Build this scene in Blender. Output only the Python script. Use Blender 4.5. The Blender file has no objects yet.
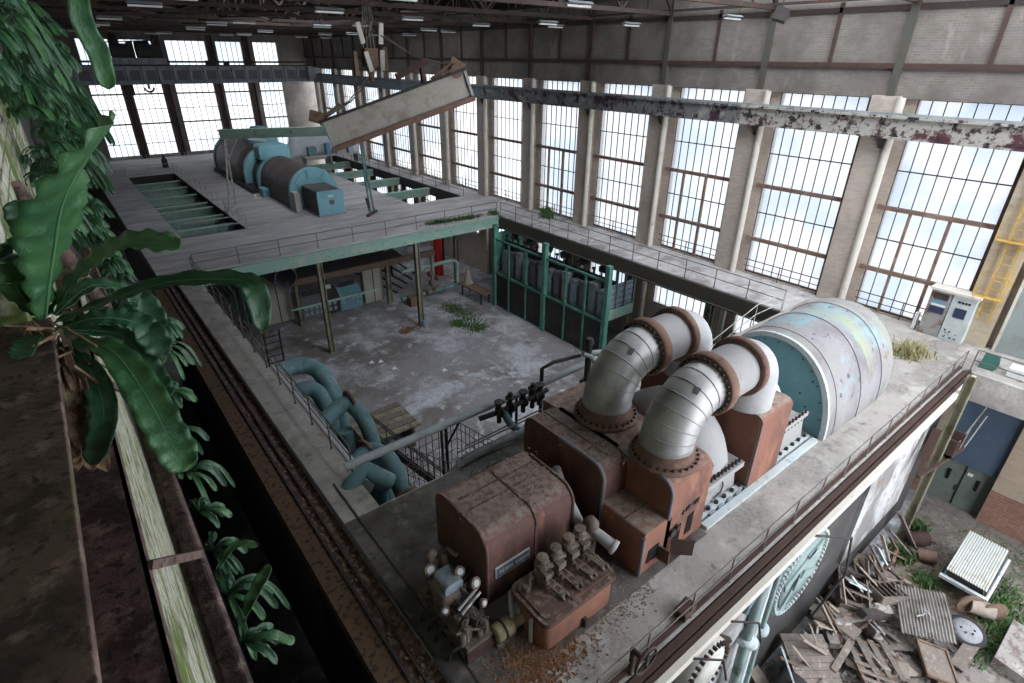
import bpy, math, random
from mathutils import Vector, Matrix, Euler
random.seed(7)
PI = math.pi
C = bpy.context.scene.collection
V = Vector
FZ = -7.4                       # basement floor level; the operating deck is z = 0

# ------------------------------------------------------------------ materials
def M(name, base, rough=.85, metal=0.0, layers=(), bump=0.0, bscale=8.0, top=None, brick=None, spec=.3):
    """layers: (colour, scale, lo, hi, stretch); top: dust (colour, lo, hi, scale) that lies on upward faces"""
    m = bpy.data.materials.new(name); m.use_nodes = True
    nt = m.node_tree; N = nt.nodes; L = nt.links
    b = N['Principled BSDF']
    b.inputs['Roughness'].default_value = rough; b.inputs['Metallic'].default_value = metal
    b.inputs['Specular IOR Level'].default_value = spec
    geo = N.new('ShaderNodeNewGeometry')
    rgb = N.new('ShaderNodeRGB'); rgb.outputs[0].default_value = (*base, 1)
    col = rgb.outputs[0]
    if brick:
        c1, c2, mo, bw, rh = brick
        sx = N.new('ShaderNodeSeparateXYZ'); L.new(geo.outputs['Position'], sx.inputs[0])
        ad = N.new('ShaderNodeMath'); ad.operation = 'ADD'; L.new(sx.outputs[0], ad.inputs[0]); L.new(sx.outputs[1], ad.inputs[1])
        cb = N.new('ShaderNodeCombineXYZ'); L.new(ad.outputs[0], cb.inputs[0]); L.new(sx.outputs[2], cb.inputs[1])
        bt = N.new('ShaderNodeTexBrick'); L.new(cb.outputs[0], bt.inputs['Vector'])
        bt.inputs['Scale'].default_value = 1; bt.inputs['Brick Width'].default_value = bw; bt.inputs['Row Height'].default_value = rh
        bt.inputs['Mortar Size'].default_value = .012
        bt.inputs['Color1'].default_value = (*c1, 1); bt.inputs['Color2'].default_value = (*c2, 1); bt.inputs['Mortar'].default_value = (*mo, 1)
        col = bt.outputs['Color']
    def noise(scale, stretch, det=6):
        mp = N.new('ShaderNodeMapping'); mp.inputs['Scale'].default_value = stretch
        L.new(geo.outputs['Position'], mp.inputs['Vector'])
        n = N.new('ShaderNodeTexNoise'); n.inputs['Scale'].default_value = scale; n.inputs['Detail'].default_value = det
        n.inputs['Roughness'].default_value = .65
        L.new(mp.outputs[0], n.inputs['Vector']); return n.outputs[0]
    def ramp(sock, lo, hi):
        r = N.new('ShaderNodeMapRange'); r.inputs[1].default_value = lo; r.inputs[2].default_value = hi
        L.new(sock, r.inputs[0]); return r.outputs[0]
    def mix(fac, a, colour):
        mx = N.new('ShaderNodeMix'); mx.data_type = 'RGBA'
        L.new(fac, mx.inputs[0]); L.new(a, mx.inputs[6]); mx.inputs[7].default_value = (*colour, 1)
        return mx.outputs[2]
    for ly in layers:
        c, s, lo, hi = ly[:4]; st = ly[4] if len(ly) > 4 else (1, 1, 1)
        col = mix(ramp(noise(s, st), lo, hi), col, c)
    if top:
        c, lo, hi, s = top
        sx = N.new('ShaderNodeSeparateXYZ'); L.new(geo.outputs['Normal'], sx.inputs[0])
        up = ramp(sx.outputs[2], .55, .95)
        nz = ramp(noise(s, (1, 1, 1)), lo, hi)
        mu = N.new('ShaderNodeMath'); mu.operation = 'MULTIPLY'; L.new(up, mu.inputs[0]); L.new(nz, mu.inputs[1])
        col = mix(mu.outputs[0], col, c)
    L.new(col, b.inputs['Base Color'])
    if bump:
        bp = N.new('ShaderNodeBump'); bp.inputs['Strength'].default_value = bump; bp.inputs['Distance'].default_value = .05
        L.new(noise(bscale, (1, 1, 1)), bp.inputs['Height']); L.new(bp.outputs[0], b.inputs['Normal'])
    return m

def glass_mat(name, tint, part):
    m = bpy.data.materials.new(name); m.use_nodes = True
    nt = m.node_tree; N = nt.nodes; L = nt.links
    N.remove(N['Principled BSDF']); out = N['Material Output']
    tr = N.new('ShaderNodeBsdfTransparent'); tr.inputs[0].default_value = (*tint, 1)
    tl = N.new('ShaderNodeBsdfTranslucent'); tl.inputs[0].default_value = (.8, .82, .84, 1)
    mx = N.new('ShaderNodeMixShader'); mx.inputs[0].default_value = part
    L.new(tr.outputs[0], mx.inputs[1]); L.new(tl.outputs[0], mx.inputs[2]); L.new(mx.outputs[0], out.inputs[0])
    return m

m_glass = glass_mat('dirty_glass', (.35, .355, .36), .18)
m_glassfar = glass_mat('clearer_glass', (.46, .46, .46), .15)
m_pad = M('oily_shaded_pad', (.17, .155, .145), .85, 0, [((.075, .068, .064), .5, .42, .6), ((.25, .235, .22), 1.6, .55, .72), ((.05, .046, .043), 2.2, .58, .7)], .25, 12)  # oil stains, with part of the shade put into the dark base
m_conc = M('deck_concrete', (.43, .405, .38), .9, 0, [((.27, .25, .235), .35, .45, .60), ((.56, .54, .52), 1.1, .50, .68), ((.17, .15, .135), 1.8, .55, .70), ((.40, .375, .35), 9, .45, .7)], .25, 12)
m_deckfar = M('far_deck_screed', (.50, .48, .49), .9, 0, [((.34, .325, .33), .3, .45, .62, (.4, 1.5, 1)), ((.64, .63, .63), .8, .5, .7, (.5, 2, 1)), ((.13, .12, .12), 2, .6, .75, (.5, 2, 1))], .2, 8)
m_walk = M('walkway_screed', (.50, .48, .48), .9, 0, [((.30, .28, .27), .55, .46, .6), ((.66, .65, .65), 1.4, .52, .68), ((.20, .17, .15), 1.3, .62, .72)], .2, 8)
m_floor = M('basement_floor', (.31, .30, .315), .92, 0, [((.20, .18, .175), .22, .48, .62), ((.55, .57, .63), .30, .50, .62), ((.74, .77, .82), 1.0, .56, .72), ((.10, .085, .07), .9, .62, .78), ((.2, .19, .18), 9, .45, .75)], .2, 6)
m_yard = M('junk_yard_floor', (.25, .225, .205), .95, 0, [((.14, .12, .105), .8, .45, .62), ((.40, .38, .36), 1.6, .55, .7), ((.10, .11, .045), .45, .54, .66), ((.12, .08, .06), 5, .55, .7)], .5, 9)
m_brickR = M('buff_brick', (.4, .35, .31), .9, 0, [((.38, .32, .28), .5, .48, .7), ((.58, .51, .45), 1.2, .58, .76, (1, 1, .4))], .1, 20, brick=((.58, .49, .415), (.47, .39, .335), (.48, .44, .41), .30, .10))
m_brickUp = M('upper_grey_brick', (.3, .28, .26), .9, 0, [((.16, .14, .125), .5, .42, .65), ((.36, .32, .29), 1.1, .58, .76, (1, 1, .4))], .1, 20, brick=((.25, .222, .198), (.20, .178, .158), (.27, .248, .225), .30, .10))
m_brickYel = M('yellowed_brick', (.55, .45, .32), .9, 0, [((.6, .42, .12), .8, .55, .7), ((.36, .28, .21), .9, .5, .7)], .1, 20, brick=((.56, .47, .36), (.48, .39, .28), (.5, .44, .36), .46, .15))
m_brickRed = M('red_brick', (.3, .15, .11), .9, 0, [((.2, .11, .09), 1, .5, .7)], .1, 20, brick=((.31, .16, .115), (.25, .13, .10), (.3, .24, .21), .46, .15))
m_brickTan = M('tan_brick', (.45, .36, .28), .9, 0, [((.3, .24, .2), .8, .55, .75)], .1, 20, brick=((.47, .375, .285), (.41, .325, .25), (.45, .38, .31), .46, .15))
m_brickMoss = M('mossy_white_brick', (.6, .59, .54), .95, 0, [((.42, .42, .32), 1.5, .45, .6), ((.13, .18, .05), 1.6, .50, .60, (1, .5, 1)), ((.07, .065, .04), 2.2, .55, .64, (1, .6, 1.6)), ((.08, .07, .05), 6, .58, .66), ((.22, .27, .10), 5, .52, .66)], .5, 20, brick=((.66, .66, .58), (.54, .54, .46), (.10, .12, .06), .46, .11))
m_black = M('pit_shade_black', (.012, .011, .012), .95, 0, [((.022, .018, .018), 2, .5, .7)])  # black that holds the dark of the pit in its colour
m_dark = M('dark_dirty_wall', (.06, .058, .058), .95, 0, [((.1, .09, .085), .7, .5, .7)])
m_truss = M('truss_steel', (.055, .042, .038), .85, .0, [((.13, .06, .045), 1.4, .5, .66), ((.03, .028, .028), .7, .5, .7)])
m_roof = M('roof_boards', (.03, .027, .026), .95, 0, [((.05, .04, .033), 1, .5, .7)])
m_brown = M('brown_painted_steel', (.075, .046, .038), .8, 0, [((.05, .035, .03), 2, .5, .7), ((.15, .08, .055), 3, .58, .75)])
m_green_col = M('dark_green_steel', (.085, .085, .07), .8, 0, [((.11, .065, .05), 2, .5, .7)])
m_cream = M('cream_paint', (.66, .62, .555), .7, 0, [((.46, .40, .34), 1.5, .55, .75), ((.22, .13, .08), 3, .66, .76)])
m_mullion = M('window_bars', (.085, .07, .065), .7, 0, [((.15, .08, .055), 2, .5, .7)])
m_transom = M('rusty_transom', (.22, .14, .11), .8, 0, [((.33, .26, .22), 1.2, .5, .7), ((.12, .06, .045), 3, .55, .7)])
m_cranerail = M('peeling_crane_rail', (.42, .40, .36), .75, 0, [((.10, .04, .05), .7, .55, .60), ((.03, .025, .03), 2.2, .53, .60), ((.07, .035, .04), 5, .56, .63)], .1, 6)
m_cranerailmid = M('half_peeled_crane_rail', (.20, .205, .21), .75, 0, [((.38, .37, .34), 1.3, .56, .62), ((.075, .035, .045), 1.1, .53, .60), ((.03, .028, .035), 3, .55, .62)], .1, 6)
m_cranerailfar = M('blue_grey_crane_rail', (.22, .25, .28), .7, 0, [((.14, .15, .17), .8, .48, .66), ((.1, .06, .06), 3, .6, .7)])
m_bluegrey = M('blue_grey_steel', (.33, .36, .38), .65, 0, [((.17, .19, .21), 1, .5, .7)])
m_mint = M('mint_green_steel', (.30, .47, .40), .7, 0, [((.46, .50, .44), 1.6, .5, .66), ((.2, .17, .09), 2.4, .58, .7), ((.14, .09, .05), 5, .6, .72)])
m_mintdk = M('green_switchgear_steel', (.105, .29, .22), .65, 0, [((.16, .40, .31), 1.2, .5, .66), ((.06, .08, .06), 2.6, .56, .7)])
m_col = M('khaki_column_steel', (.26, .25, .18), .8, 0, [((.13, .10, .07), 1.2, .5, .66), ((.34, .36, .28), 2, .56, .72)])
m_rust = M('rusted_red_casing', (.14, .073, .061), .8, 0, [((.085, .047, .042), .9, .45, .66, (1, 1, .5)), ((.24, .10, .058), 1.3, .54, .68, (1.6, 1.6, .3)), ((.09, .05, .045), 3.4, .55, .7, (1, 1, .3)), ((.2, .14, .12), 7, .6, .75)], .15, 22, top=((.235, .19, .165), .36, .58, 7))
m_rustlit = M('lit_rusted_casing', (.27, .122, .085), .75, 0, [((.16, .08, .065), .8, .46, .62, (1, 1, .5)), ((.38, .18, .12), 1.4, .55, .7, (1, 1, .4)), ((.14, .075, .06), 3.5, .62, .76)], .12, 20, top=((.40, .33, .29), .32, .6, 5))  # lighter copy of the rusted casing, lit tone put into its colour
m_darkrust = M('dark_rust_edge', (.10, .06, .05), .85, 0, [((.2, .10, .07), 3, .5, .7)], .15, 18, top=((.26, .21, .18), .48, .66, 6))
m_greyblue = M('worn_edge_grey', (.17, .17, .19), .8, 0, [((.25, .13, .09), 3, .55, .7)])
m_alu = M('aluminium_cladding', (.46, .455, .45), .46, .4, [((.36, .35, .35), 1.4, .5, .7), ((.42, .30, .14), .8, .60, .68), ((.52, .52, .52), 3, .55, .7)], .05, 5)
m_whitewrap = M('white_lagging', (.50, .50, .51), .7, 0, [((.38, .37, .375), 1.5, .5, .7), ((.58, .59, .61), 4, .55, .7)], .2, 6)
m_flange = M('rust_brown_flange', (.21, .125, .098), .8, 0, [((.12, .07, .055), 3, .5, .7), ((.35, .2, .14), 4, .56, .72)])
m_bolt = M('dark_bolts', (.05, .04, .038), .7, .2)
m_greypaint = M('pale_grey_paint', (.37, .365, .365), .7, 0, [((.42, .41, .41), 1.5, .5, .7), ((.3, .27, .25), 5, .6, .75)])
m_bluewhite = M('pale_blue_white_paint', (.60, .66, .68), .7, 0, [((.36, .50, .53), 1.3, .52, .66), ((.3, .26, .24), 4, .58, .7)])
m_teal = M('teal_paint', (.185, .39, .43), .55, 0, [((.14, .31, .35), .7, .48, .68), ((.28, .45, .47), 2.0, .58, .74), ((.06, .09, .10), 6, .7, .76)])
m_tealpipe = M('teal_pipe_paint', (.13, .24, .255), .6, 0, [((.25, .38, .39), 1.1, .50, .66), ((.085, .10, .12), .8, .55, .7), ((.12, .07, .05), 3, .62, .72)])
m_gen = M('weathered_generator_skin', (.30, .29, .30), .7, 0, [((.20, .185, .195), .7, .48, .66, (1, 1, .6)), ((.27, .38, .41), .5, .53, .62), ((.345, .385, .26), .4, .55, .66, (2.6, .35, .35)), ((.22, .16, .13), .9, .62, .72), ((.10, .105, .13), 3.2, .62, .66, (1, 1, .8)), ((.30, .26, .26), 3, .55, .7, (1, 1, .25))], .08, 14)
m_teal2 = M('bright_teal_paint', (.27, .55, .62), .55, 0, [((.22, .46, .52), 1.2, .5, .7), ((.36, .62, .67), 2, .58, .74)])
m_brownmach = M('brown_machine_skin', (.115, .09, .09), .5, 0, [((.17, .12, .115), 1.2, .5, .7), ((.04, .05, .055), .7, .5, .7)])
m_steeldk = M('dark_steel', (.055, .05, .05), .7, .2, [((.11, .075, .06), 4, .5, .7)])
m_railing = M('railing_steel', (.14, .125, .12), .75, 0, [((.26, .22, .2), 2.5, .5, .7), ((.1, .06, .045), 4, .55, .7)])
m_railwhite = M('off_white_railing', (.52, .53, .50), .75, 0, [((.3, .27, .23), 3, .52, .7)])
m_oil = M('oily_mechanism', (.15, .12, .10), .7, .1, [((.27, .20, .155), 6, .48, .64), ((.045, .04, .04), 3, .5, .66), ((.34, .28, .22), 9, .6, .72)], .3, 30)
m_khaki = M('khaki_motor_paint', (.36, .30, .19), .7, 0, [((.2, .15, .1), 4, .5, .68), ((.48, .42, .3), 6, .58, .72)])
m_gauge = M('gauge_face', (.55, .57, .58), .4)
m_steelblue = M('worn_blue_steel', (.34, .40, .47), .5, .2, [((.2, .22, .25), 4, .5, .68)])
m_plate = M('nameplate_blue', (.13, .17, .24), .5)
m_plateedge = M('nameplate_edge', (.6, .62, .64), .5)
m_letters = M('nameplate_letters', (.55, .57, .58), .5)
m_black2 = M('black_opening', (.008, .008, .008), .95)
m_leafA = M('fern_green', (.055, .155, .055), .38, 0, [((.03, .105, .045), 7, .45, .62), ((.11, .255, .125), 14, .55, .72)], .25, 30, spec=.5)
m_leafB = M('fern_deep_green', (.022, .08, .036), .45, 0, [((.05, .14, .06), 9, .5, .68), ((.02, .075, .03), 5, .5, .7)], .2, 30, spec=.5)
m_rib = M('fern_midrib', (.09, .22, .10), .5)
m_deadleaf = M('dead_frond_brown', (.19, .125, .08), .9, 0, [((.33, .26, .17), 12, .5, .65), ((.07, .045, .03), 7, .55, .7)], .4, 30)
m_litter = M('orange_leaf_litter', (.20, .095, .05), .9, 0, [((.32, .17, .10), 6, .5, .62), ((.16, .075, .04), 9, .5, .66), ((.50, .38, .28), 14, .6, .7)])
m_oldteal = M('old_grey_teal', (.26, .34, .335), .7, 0, [((.36, .44, .43), 1.5, .5, .66), ((.10, .13, .13), 1.2, .56, .68), ((.16, .10, .07), 3, .62, .72)])
m_darkgreen = M('bottle_green_paint', (.02, .09, .075), .6)
m_weed = M('yard_weed_green', (.085, .16, .055), .8, 0, [((.15, .21, .085), 4, .5, .7), ((.06, .12, .04), 3, .5, .7)])
m_drygrass = M('dry_grass', (.40, .36, .20), .9, 0, [((.28, .34, .13), 2, .5, .7)])
m_wood = M('grey_weathered_wood', (.2, .168, .145), .9, 0, [((.15, .13, .12), 2.5, .46, .66, (1, 1, 1)), ((.38, .355, .34), 6, .55, .72)], .3, 24)
m_flake = M('dull_flakes', (.33, .27, .225), .9, 0, [((.2, .15, .12), 9, .45, .6)])
m_woodlt = M('pale_plank_wood', (.38, .325, .275), .9, 0, [((.28, .23, .19), 4, .5, .68)], .2, 24)
m_woodbr = M('brown_wood', (.20, .135, .10), .9, 0, [((.11, .08, .065), 5, .5, .68), ((.3, .24, .2), 7, .6, .72)], .2, 24)
m_corr = M('grey_corrugated_sheet', (.33, .31, .295), .85, 0, [((.2, .18, .165), 2, .48, .64), ((.42, .41, .40), 5, .56, .7)], .1, 20)
m_corrlt = M('pale_corrugated_sheet', (.58, .60, .58), .7, 0, [((.44, .38, .28), 1.3, .54, .66), ((.66, .69, .69), 4, .55, .7)])
m_rubber = M('black_rubber', (.035, .035, .038), .8)
m_disc = M('grey_hub_paint', (.30, .31, .34), .7, 0, [((.2, .19, .2), 5, .5, .7)])
m_shutter = M('slate_blue_sheet', (.085, .125, .185), .75, 0, [((.06, .09, .14), .9, .5, .7), ((.13, .165, .22), 4, .58, .74)])
m_greendoor = M('grey_green_door_paint', (.17, .20, .18), .75, 0, [((.12, .135, .12), 1.5, .5, .7), ((.28, .29, .26), 4, .6, .74)])
m_greydoor = M('grey_sliding_door_paint', (.30, .34, .335), .75, 0, [((.2, .2, .19), 1, .5, .7)])
m_whitewall = M('white_panel_paint', (.5, .5, .51), .75, 0, [((.22, .21, .21), .7, .44, .56, (1, 1, .5)), ((.22, .15, .11), 1.6, .56, .68)])
m_dirtwhite = M('dirty_white_plate', (.62, .62, .57), .8, 0, [((.45, .44, .40), 2, .5, .68), ((.33, .24, .18), 4, .62, .74)])
m_beam = M('peeling_beam_paint', (.43, .40, .355), .8, 0, [((.31, .27, .23), 1.2, .48, .66), ((.24, .13, .085), 1.0, .60, .72), ((.55, .53, .5), 3, .58, .72)])
m_yellow = M('yellow_ladder_paint', (.58, .38, .10), .6, 0, [((.4, .27, .08), 4, .58, .7)])
m_red = M('red_paint', (.48, .035, .025), .6)
m_cabinet = M('pale_cabinet_paint', (.52, .58, .59), .65, 0, [((.62, .65, .65), 2, .5, .7), ((.33, .18, .10), 3.5, .62, .70)])
m_cabrust = M('rusted_cabinet_paint', (.33, .33, .32), .75, 0, [((.20, .12, .08), 2.2, .48, .62), ((.5, .49, .47), 3, .58, .7)])
m_beige = M('beige_locker_paint', (.56, .52, .45), .75, 0, [((.4, .36, .3), 1.2, .5, .7)])
m_blue = M('faded_blue_paint', (.16, .30, .44), .7)
m_bluedk = M('dark_blue_glass', (.035, .05, .10), .35)
m_tarp = M('white_tarpaulin', (.68, .71, .74), .7, 0, [((.5, .54, .58), 1, .5, .7)])
m_rope = M('steel_wire_rope', (.20, .20, .16), .8, 0, [((.12, .09, .07), 4, .5, .7)])
m_paper = M('paper_scrap', (.78, .78, .78), .9)
m_lamp = M('fluorescent_batten', (.72, .72, .68), .5)
m_rustplate = M('leaf_stained_rust_plate', (.11, .068, .042), .92, 0, [((.13, .08, .045), 1.4, .48, .64), ((.03, .022, .02), 7, .5, .62), ((.17, .11, .06), 16, .58, .68)], .2, 26)
m_girder = M('near_crane_girder_rust', (.15, .10, .085), .85, 0, [((.06, .042, .037), 4, .45, .60), ((.27, .19, .16), 9, .54, .66), ((.05, .035, .03), 24, .54, .62), ((.10, .12, .04), 1.6, .62, .74), ((.5, .44, .36), 3.2, .74, .78)], .35, 30)
m_rubble = M('rubble_mix', (.3, .28, .265), .95, 0, [((.17, .14, .125), 3, .48, .6), ((.46, .44, .43), 5, .56, .66)], .3, 14)

# ------------------------------------------------------------------ mesh builder
WL = {}                                              # world location of every built object

class MB:
    def __init__(s): s.v = []; s.f = []; s.sm = []
    def add(s, vs, fs, smooth=False):
        k = len(s.v); s.v += [V(p) for p in vs]
        for f in fs: s.f.append([k + i for i in f]); s.sm.append(smooth)
        return s
    def box(s, x0, x1, y0, y1, z0, z1):
        return s.add([(x0, y0, z0), (x1, y0, z0), (x1, y1, z0), (x0, y1, z0), (x0, y0, z1), (x1, y0, z1), (x1, y1, z1), (x0, y1, z1)],
                     [(3, 2, 1, 0), (4, 5, 6, 7), (0, 1, 5, 4), (1, 2, 6, 5), (2, 3, 7, 6), (3, 0, 4, 7)])
    def obox(s, c, size, rot=(0, 0, 0)):
        R = Euler(rot).to_matrix() if not isinstance(rot, Matrix) else rot
        hx, hy, hz = [q / 2 for q in size]; c = V(c)
        vs = [c + R @ V(p) for p in [(-hx, -hy, -hz), (hx, -hy, -hz), (hx, hy, -hz), (-hx, hy, -hz), (-hx, -hy, hz), (hx, -hy, hz), (hx, hy, hz), (-hx, hy, hz)]]
        return s.add(vs, [(3, 2, 1, 0), (4, 5, 6, 7), (0, 1, 5, 4), (1, 2, 6, 5), (2, 3, 7, 6), (3, 0, 4, 7)])
    def bar(s, p, q, w=.06, h=None):
        p, q = V(p), V(q); d = q - p; ln = d.length
        if ln < 1e-6: return s
        d /= ln; up = V((0, 0, 1)) if abs(d.z) < .98 else V((0, 1, 0))
        a = d.cross(up).normalized(); b = a.cross(d); h = h or w
        R = Matrix((d, a, b)).transposed()
        return s.obox((p + q) / 2, (ln, w, h), R)
    def ring(s, c, n, a, b, r, ry=None):
        return [V(c) + a * (r * math.cos(2 * PI * i / n)) + b * ((ry or r) * math.sin(2 * PI * i / n)) for i in range(n)]
    def cyl(s, p, q, r, r2=None, n=16, caps=True):
        p, q = V(p), V(q); d = (q - p).normalized(); up = V((0, 0, 1)) if abs(d.z) < .98 else V((0, 1, 0))
        a = d.cross(up).normalized(); b = d.cross(a); r2 = r if r2 is None else r2
        vs = s.ring(p, n, a, b, r) + s.ring(q, n, a, b, r2)
        k = len(s.v)
        s.add(vs, [(i, (i + 1) % n, n + (i + 1) % n, n + i) for i in range(n)], True)
        if caps: s.add(vs[:n], [tuple(range(n))][::1]); s.f[-1].reverse(); s.add(vs[n:], [tuple(range(n))])
        return s
    def tube(s, pts, r, n=12, caps=True):
        pts = [V(p) for p in pts]; rs = r if isinstance(r, (list, tuple)) else [r] * len(pts)
        rings = []; a = None
        for i, p in enumerate(pts):
            d = (pts[min(i + 1, len(pts) - 1)] - pts[max(i - 1, 0)]).normalized()
            if a is None:
                up = V((0, 0, 1)) if abs(d.z) < .9 else V((0, 1, 0)); a = d.cross(up).normalized()
            a = (a - d * a.dot(d)).normalized(); b = d.cross(a)
            rings.append(s.ring(p, n, a, b, rs[i]))
        vs = [q for rg in rings for q in rg]
        fs = [(j * n + i, j * n + (i + 1) % n, (j + 1) * n + (i + 1) % n, (j + 1) * n + i) for j in range(len(pts) - 1) for i in range(n)]
        s.add(vs, fs, True)
        if caps: s.add(rings[0], [tuple(reversed(range(n)))]); s.add(rings[-1], [tuple(range(n))])
        return s
    def lathe(s, prof, c, axis=(0, 0, 1), n=24):
        """prof: (radius, distance along axis)"""
        d = V(axis).normalized(); up = V((0, 0, 1)) if abs(d.z) < .98 else V((0, 1, 0))
        a = d.cross(up).normalized(); b = d.cross(a); c = V(c)
        vs = []
        for r, h in prof: vs += s.ring(c + d * h, n, a, b, max(r, 1e-4))
        s.add(vs, [(j * n + i, j * n + (i + 1) % n, (j + 1) * n + (i + 1) % n, (j + 1) * n + i) for j in range(len(prof) - 1) for i in range(n)], True)
        return s
    def prism(s, prof, axis, a, b, smooth=False):
        """closed 2-D profile swept along 'x' (profile y,z), 'y' (x,z) or 'z' (x,y) from a to b"""
        def P(u, v, t): return {'x': (t, u, v), 'y': (u, t, v), 'z': (u, v, t)}[axis]
        n = len(prof); vs = [P(u, v, a) for u, v in prof] + [P(u, v, b) for u, v in prof]
        s.add(vs, [(i, (i + 1) % n, n + (i + 1) % n, n + i) for i in range(n)], smooth)
        s.add(vs[:n], [tuple(reversed(range(n)))]); s.add(vs[n:], [tuple(range(n))])
        return s
    def sheet(s, o, u, v, nu, nv, fn, th=.02):
        """a bent sheet with real thickness: o + u*i + v*j, offset fn(i,j) along the normal"""
        o, u, v = V(o), V(u), V(v); nr = u.cross(v).normalized(); vs = []
        for side in (0, 1):
            for j in range(nv + 1):
                for i in range(nu + 1):
                    vs.append(o + u * (i / nu) + v * (j / nv) + nr * (fn(i / nu, j / nv) - th * side))
        w = nu + 1; off = w * (nv + 1); fs = []
        for j in range(nv):
            for i in range(nu):
                q = j * w + i; fs.append((q, q + 1, q + w + 1, q + w)); fs.append((off + q + w, off + q + w + 1, off + q + 1, off + q))
        for i in range(nu): fs.append((i + 1, i, off + i, off + i + 1)); q = nv * w + i; fs.append((q, q + 1, off + q + 1, off + q))
        for j in range(nv): q = j * w; fs.append((q, q + w, off + q + w, off + q)); q += nu; fs.append((q + w, q, off + q, off + q + w))
        return s.add(vs, fs, False)
    def build(s, name, mat, parent=None, at=None, bevel=0, seg=2, smooth=None):
        o0 = V(at) if at is not None else (WL[parent.name] if parent else V((0, 0, 0)))
        if at is None and parent is None and s.v:      # origin at the base of a lone mesh
            n = len(s.v); lo = min(p.z for p in s.v)
            o0 = V((sum(p.x for p in s.v) / n, sum(p.y for p in s.v) / n, lo))
        me = bpy.data.meshes.new(name); me.from_pydata([p - o0 for p in s.v], [], s.f)
        for p, k in zip(me.polygons, s.sm): p.use_smooth = k if smooth is None else smooth
        me.validate(); me.update(); me.materials.append(mat)
        o = bpy.data.objects.new(name, me); C.objects.link(o)
        if parent: o.parent = parent; o.location = o0 - WL[parent.name]
        else: o.location = o0
        WL[o.name] = o0
        if bevel:
            md = o.modifiers.new('edge', 'BEVEL'); md.width = bevel; md.segments = seg; md.limit_method = 'ANGLE'; md.angle_limit = .6
        return o

def thing(name, label, cat, loc=(0, 0, 0), group=None):
    o = bpy.data.objects.new(name, None); C.objects.link(o); o.location = loc; o.empty_display_size = .2
    o['label'] = label; o['category'] = cat
    if group: o['group'] = group
    WL[o.name] = V(loc); return o
def tag(o, label, cat, group=None, kind=None):
    o['label'] = label; o['category'] = cat
    if group: o['group'] = group
    if kind: o['kind'] = kind
    return o
def struct(o): o['kind'] = 'structure'; return o
def dup(root, loc, rot=None, label=None, scale=None):
    r = root.copy(); C.objects.link(r); r.location = loc
    if rot is not None: r.rotation_euler = rot
    if scale: r.scale = (scale,) * 3
    if label: r['label'] = label
    for ch in list(root.children):
        c = ch.copy(); C.objects.link(c); c.parent = r
        for g in ch.children:
            d = g.copy(); C.objects.link(d); d.parent = c
    return r
def arc(c, r, a0, a1, n, ax='xz'):
    out = []
    for i in range(n + 1):
        t = a0 + (a1 - a0) * i / n; u, w = r * math.cos(t), r * math.sin(t)
        out.append(V(c) + (V((u, 0, w)) if ax == 'xz' else V((0, u, w)) if ax == 'yz' else V((u, w, 0))))
    return out
def rrect(x0, x1, z0, z1, r, n=6, corners=(0, 0, 1, 1)):
    """rounded rectangle profile; corners: bl, br, tr, tl"""
    P = []
    for k, (cx, cz, a) in enumerate([(x0, z0, PI), (x1, z0, 1.5 * PI), (x1, z1, 0), (x0, z1, .5 * PI)]):
        if not corners[k]: P.append((cx, cz)); continue
        ox = cx + (r if k in (0, 3) else -r); oz = cz + (r if k in (0, 1) else -r)
        for i in range(n + 1):
            t = a + PI / 2 * i / n; P.append((ox + r * math.cos(t), oz + r * math.sin(t)))
    return P
# ================================================================== THE SETTING
YK = lambda k: 9.95 + 6.1 * k
YF = 80.5                       # far wall
ZT = 13.3                       # top of the brickwork
# ---- floors
struct(MB().box(-.6, 29.9, -12, YF, FZ - .4, FZ).build('floor', m_floor))
# yard beside the machine island: earth-brown floor skin
struct(MB().box(2.2, 29.0, -12, 3.25, FZ, FZ + .03).build('floor_yard', m_yard))
d = MB()
d.box(2.65, 5.2, 34.4, YF, -.5, 0).box(9.3, 22.3, 34.4, YF, -.5, 0).box(27.5, 29.9, 34.4, YF, -.5, 0)
d.box(5.2, 9.3, 34.4, 42, -.5, 0).box(5.2, 9.3, 68, YF, -.5, 0).box(22.3, 27.5, 34.4, 41.6, -.5, 0).box(22.3, 27.5, 71, YF, -.5, 0)
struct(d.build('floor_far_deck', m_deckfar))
struct(MB().box(26, 29.9, 11.2, 34.4, -.45, 0).build('floor_walkway', m_walk))
d = MB().box(3.25, 26.4, 3.75, 11.2, -.5, 0).box(26.4, 29.9, -12, 11.2, -.5, 0).box(3.25, 4.35, 11.2, 34.4, -.5, 0)
struct(d.build('floor_machine_island', m_conc))
struct(MB().box(3.32, 10.6, 5.05, 11.15, 0, .012).box(3.32, 4.3, 4.6, 5.05, 0, .012).build('floor_oily_shade_pad', m_pad))  # thin slab: oily dirt plus shade beside the turbine, painted darker
struct(MB().box(3.3, 26.4, 3.86, 3.98, 0, .05).build('trim_1', m_brown))
struct(MB().box(2.12, 2.62, -6, 34.4, -.35, 0.0).build('trim_2', m_rustplate))
struct(MB().box(2.62, 2.68, -6, 34.4, -.3, .05).build('trim_3', m_steeldk))
struct(MB().box(2.68, 3.25, -6, 34.4, -.5, -.12).build('trim_4', m_darkrust))
struct(MB().box(2.90, 2.95, -6, 34.4, -.12, -.04).build('trim_5', m_steeldk))
struct(MB().box(3.25, 3.31, -6, 34.4, 0, .04).build('trim_6', m_steeldk))
struct(MB().box(3.68, 3.72, -2, 12.8, 0, .03).build('trim_18', m_steeldk))
struct(MB().box(2.3, 4.2, 11, 34.4, FZ, -.5).build('wall_trench', m_dark))
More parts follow.
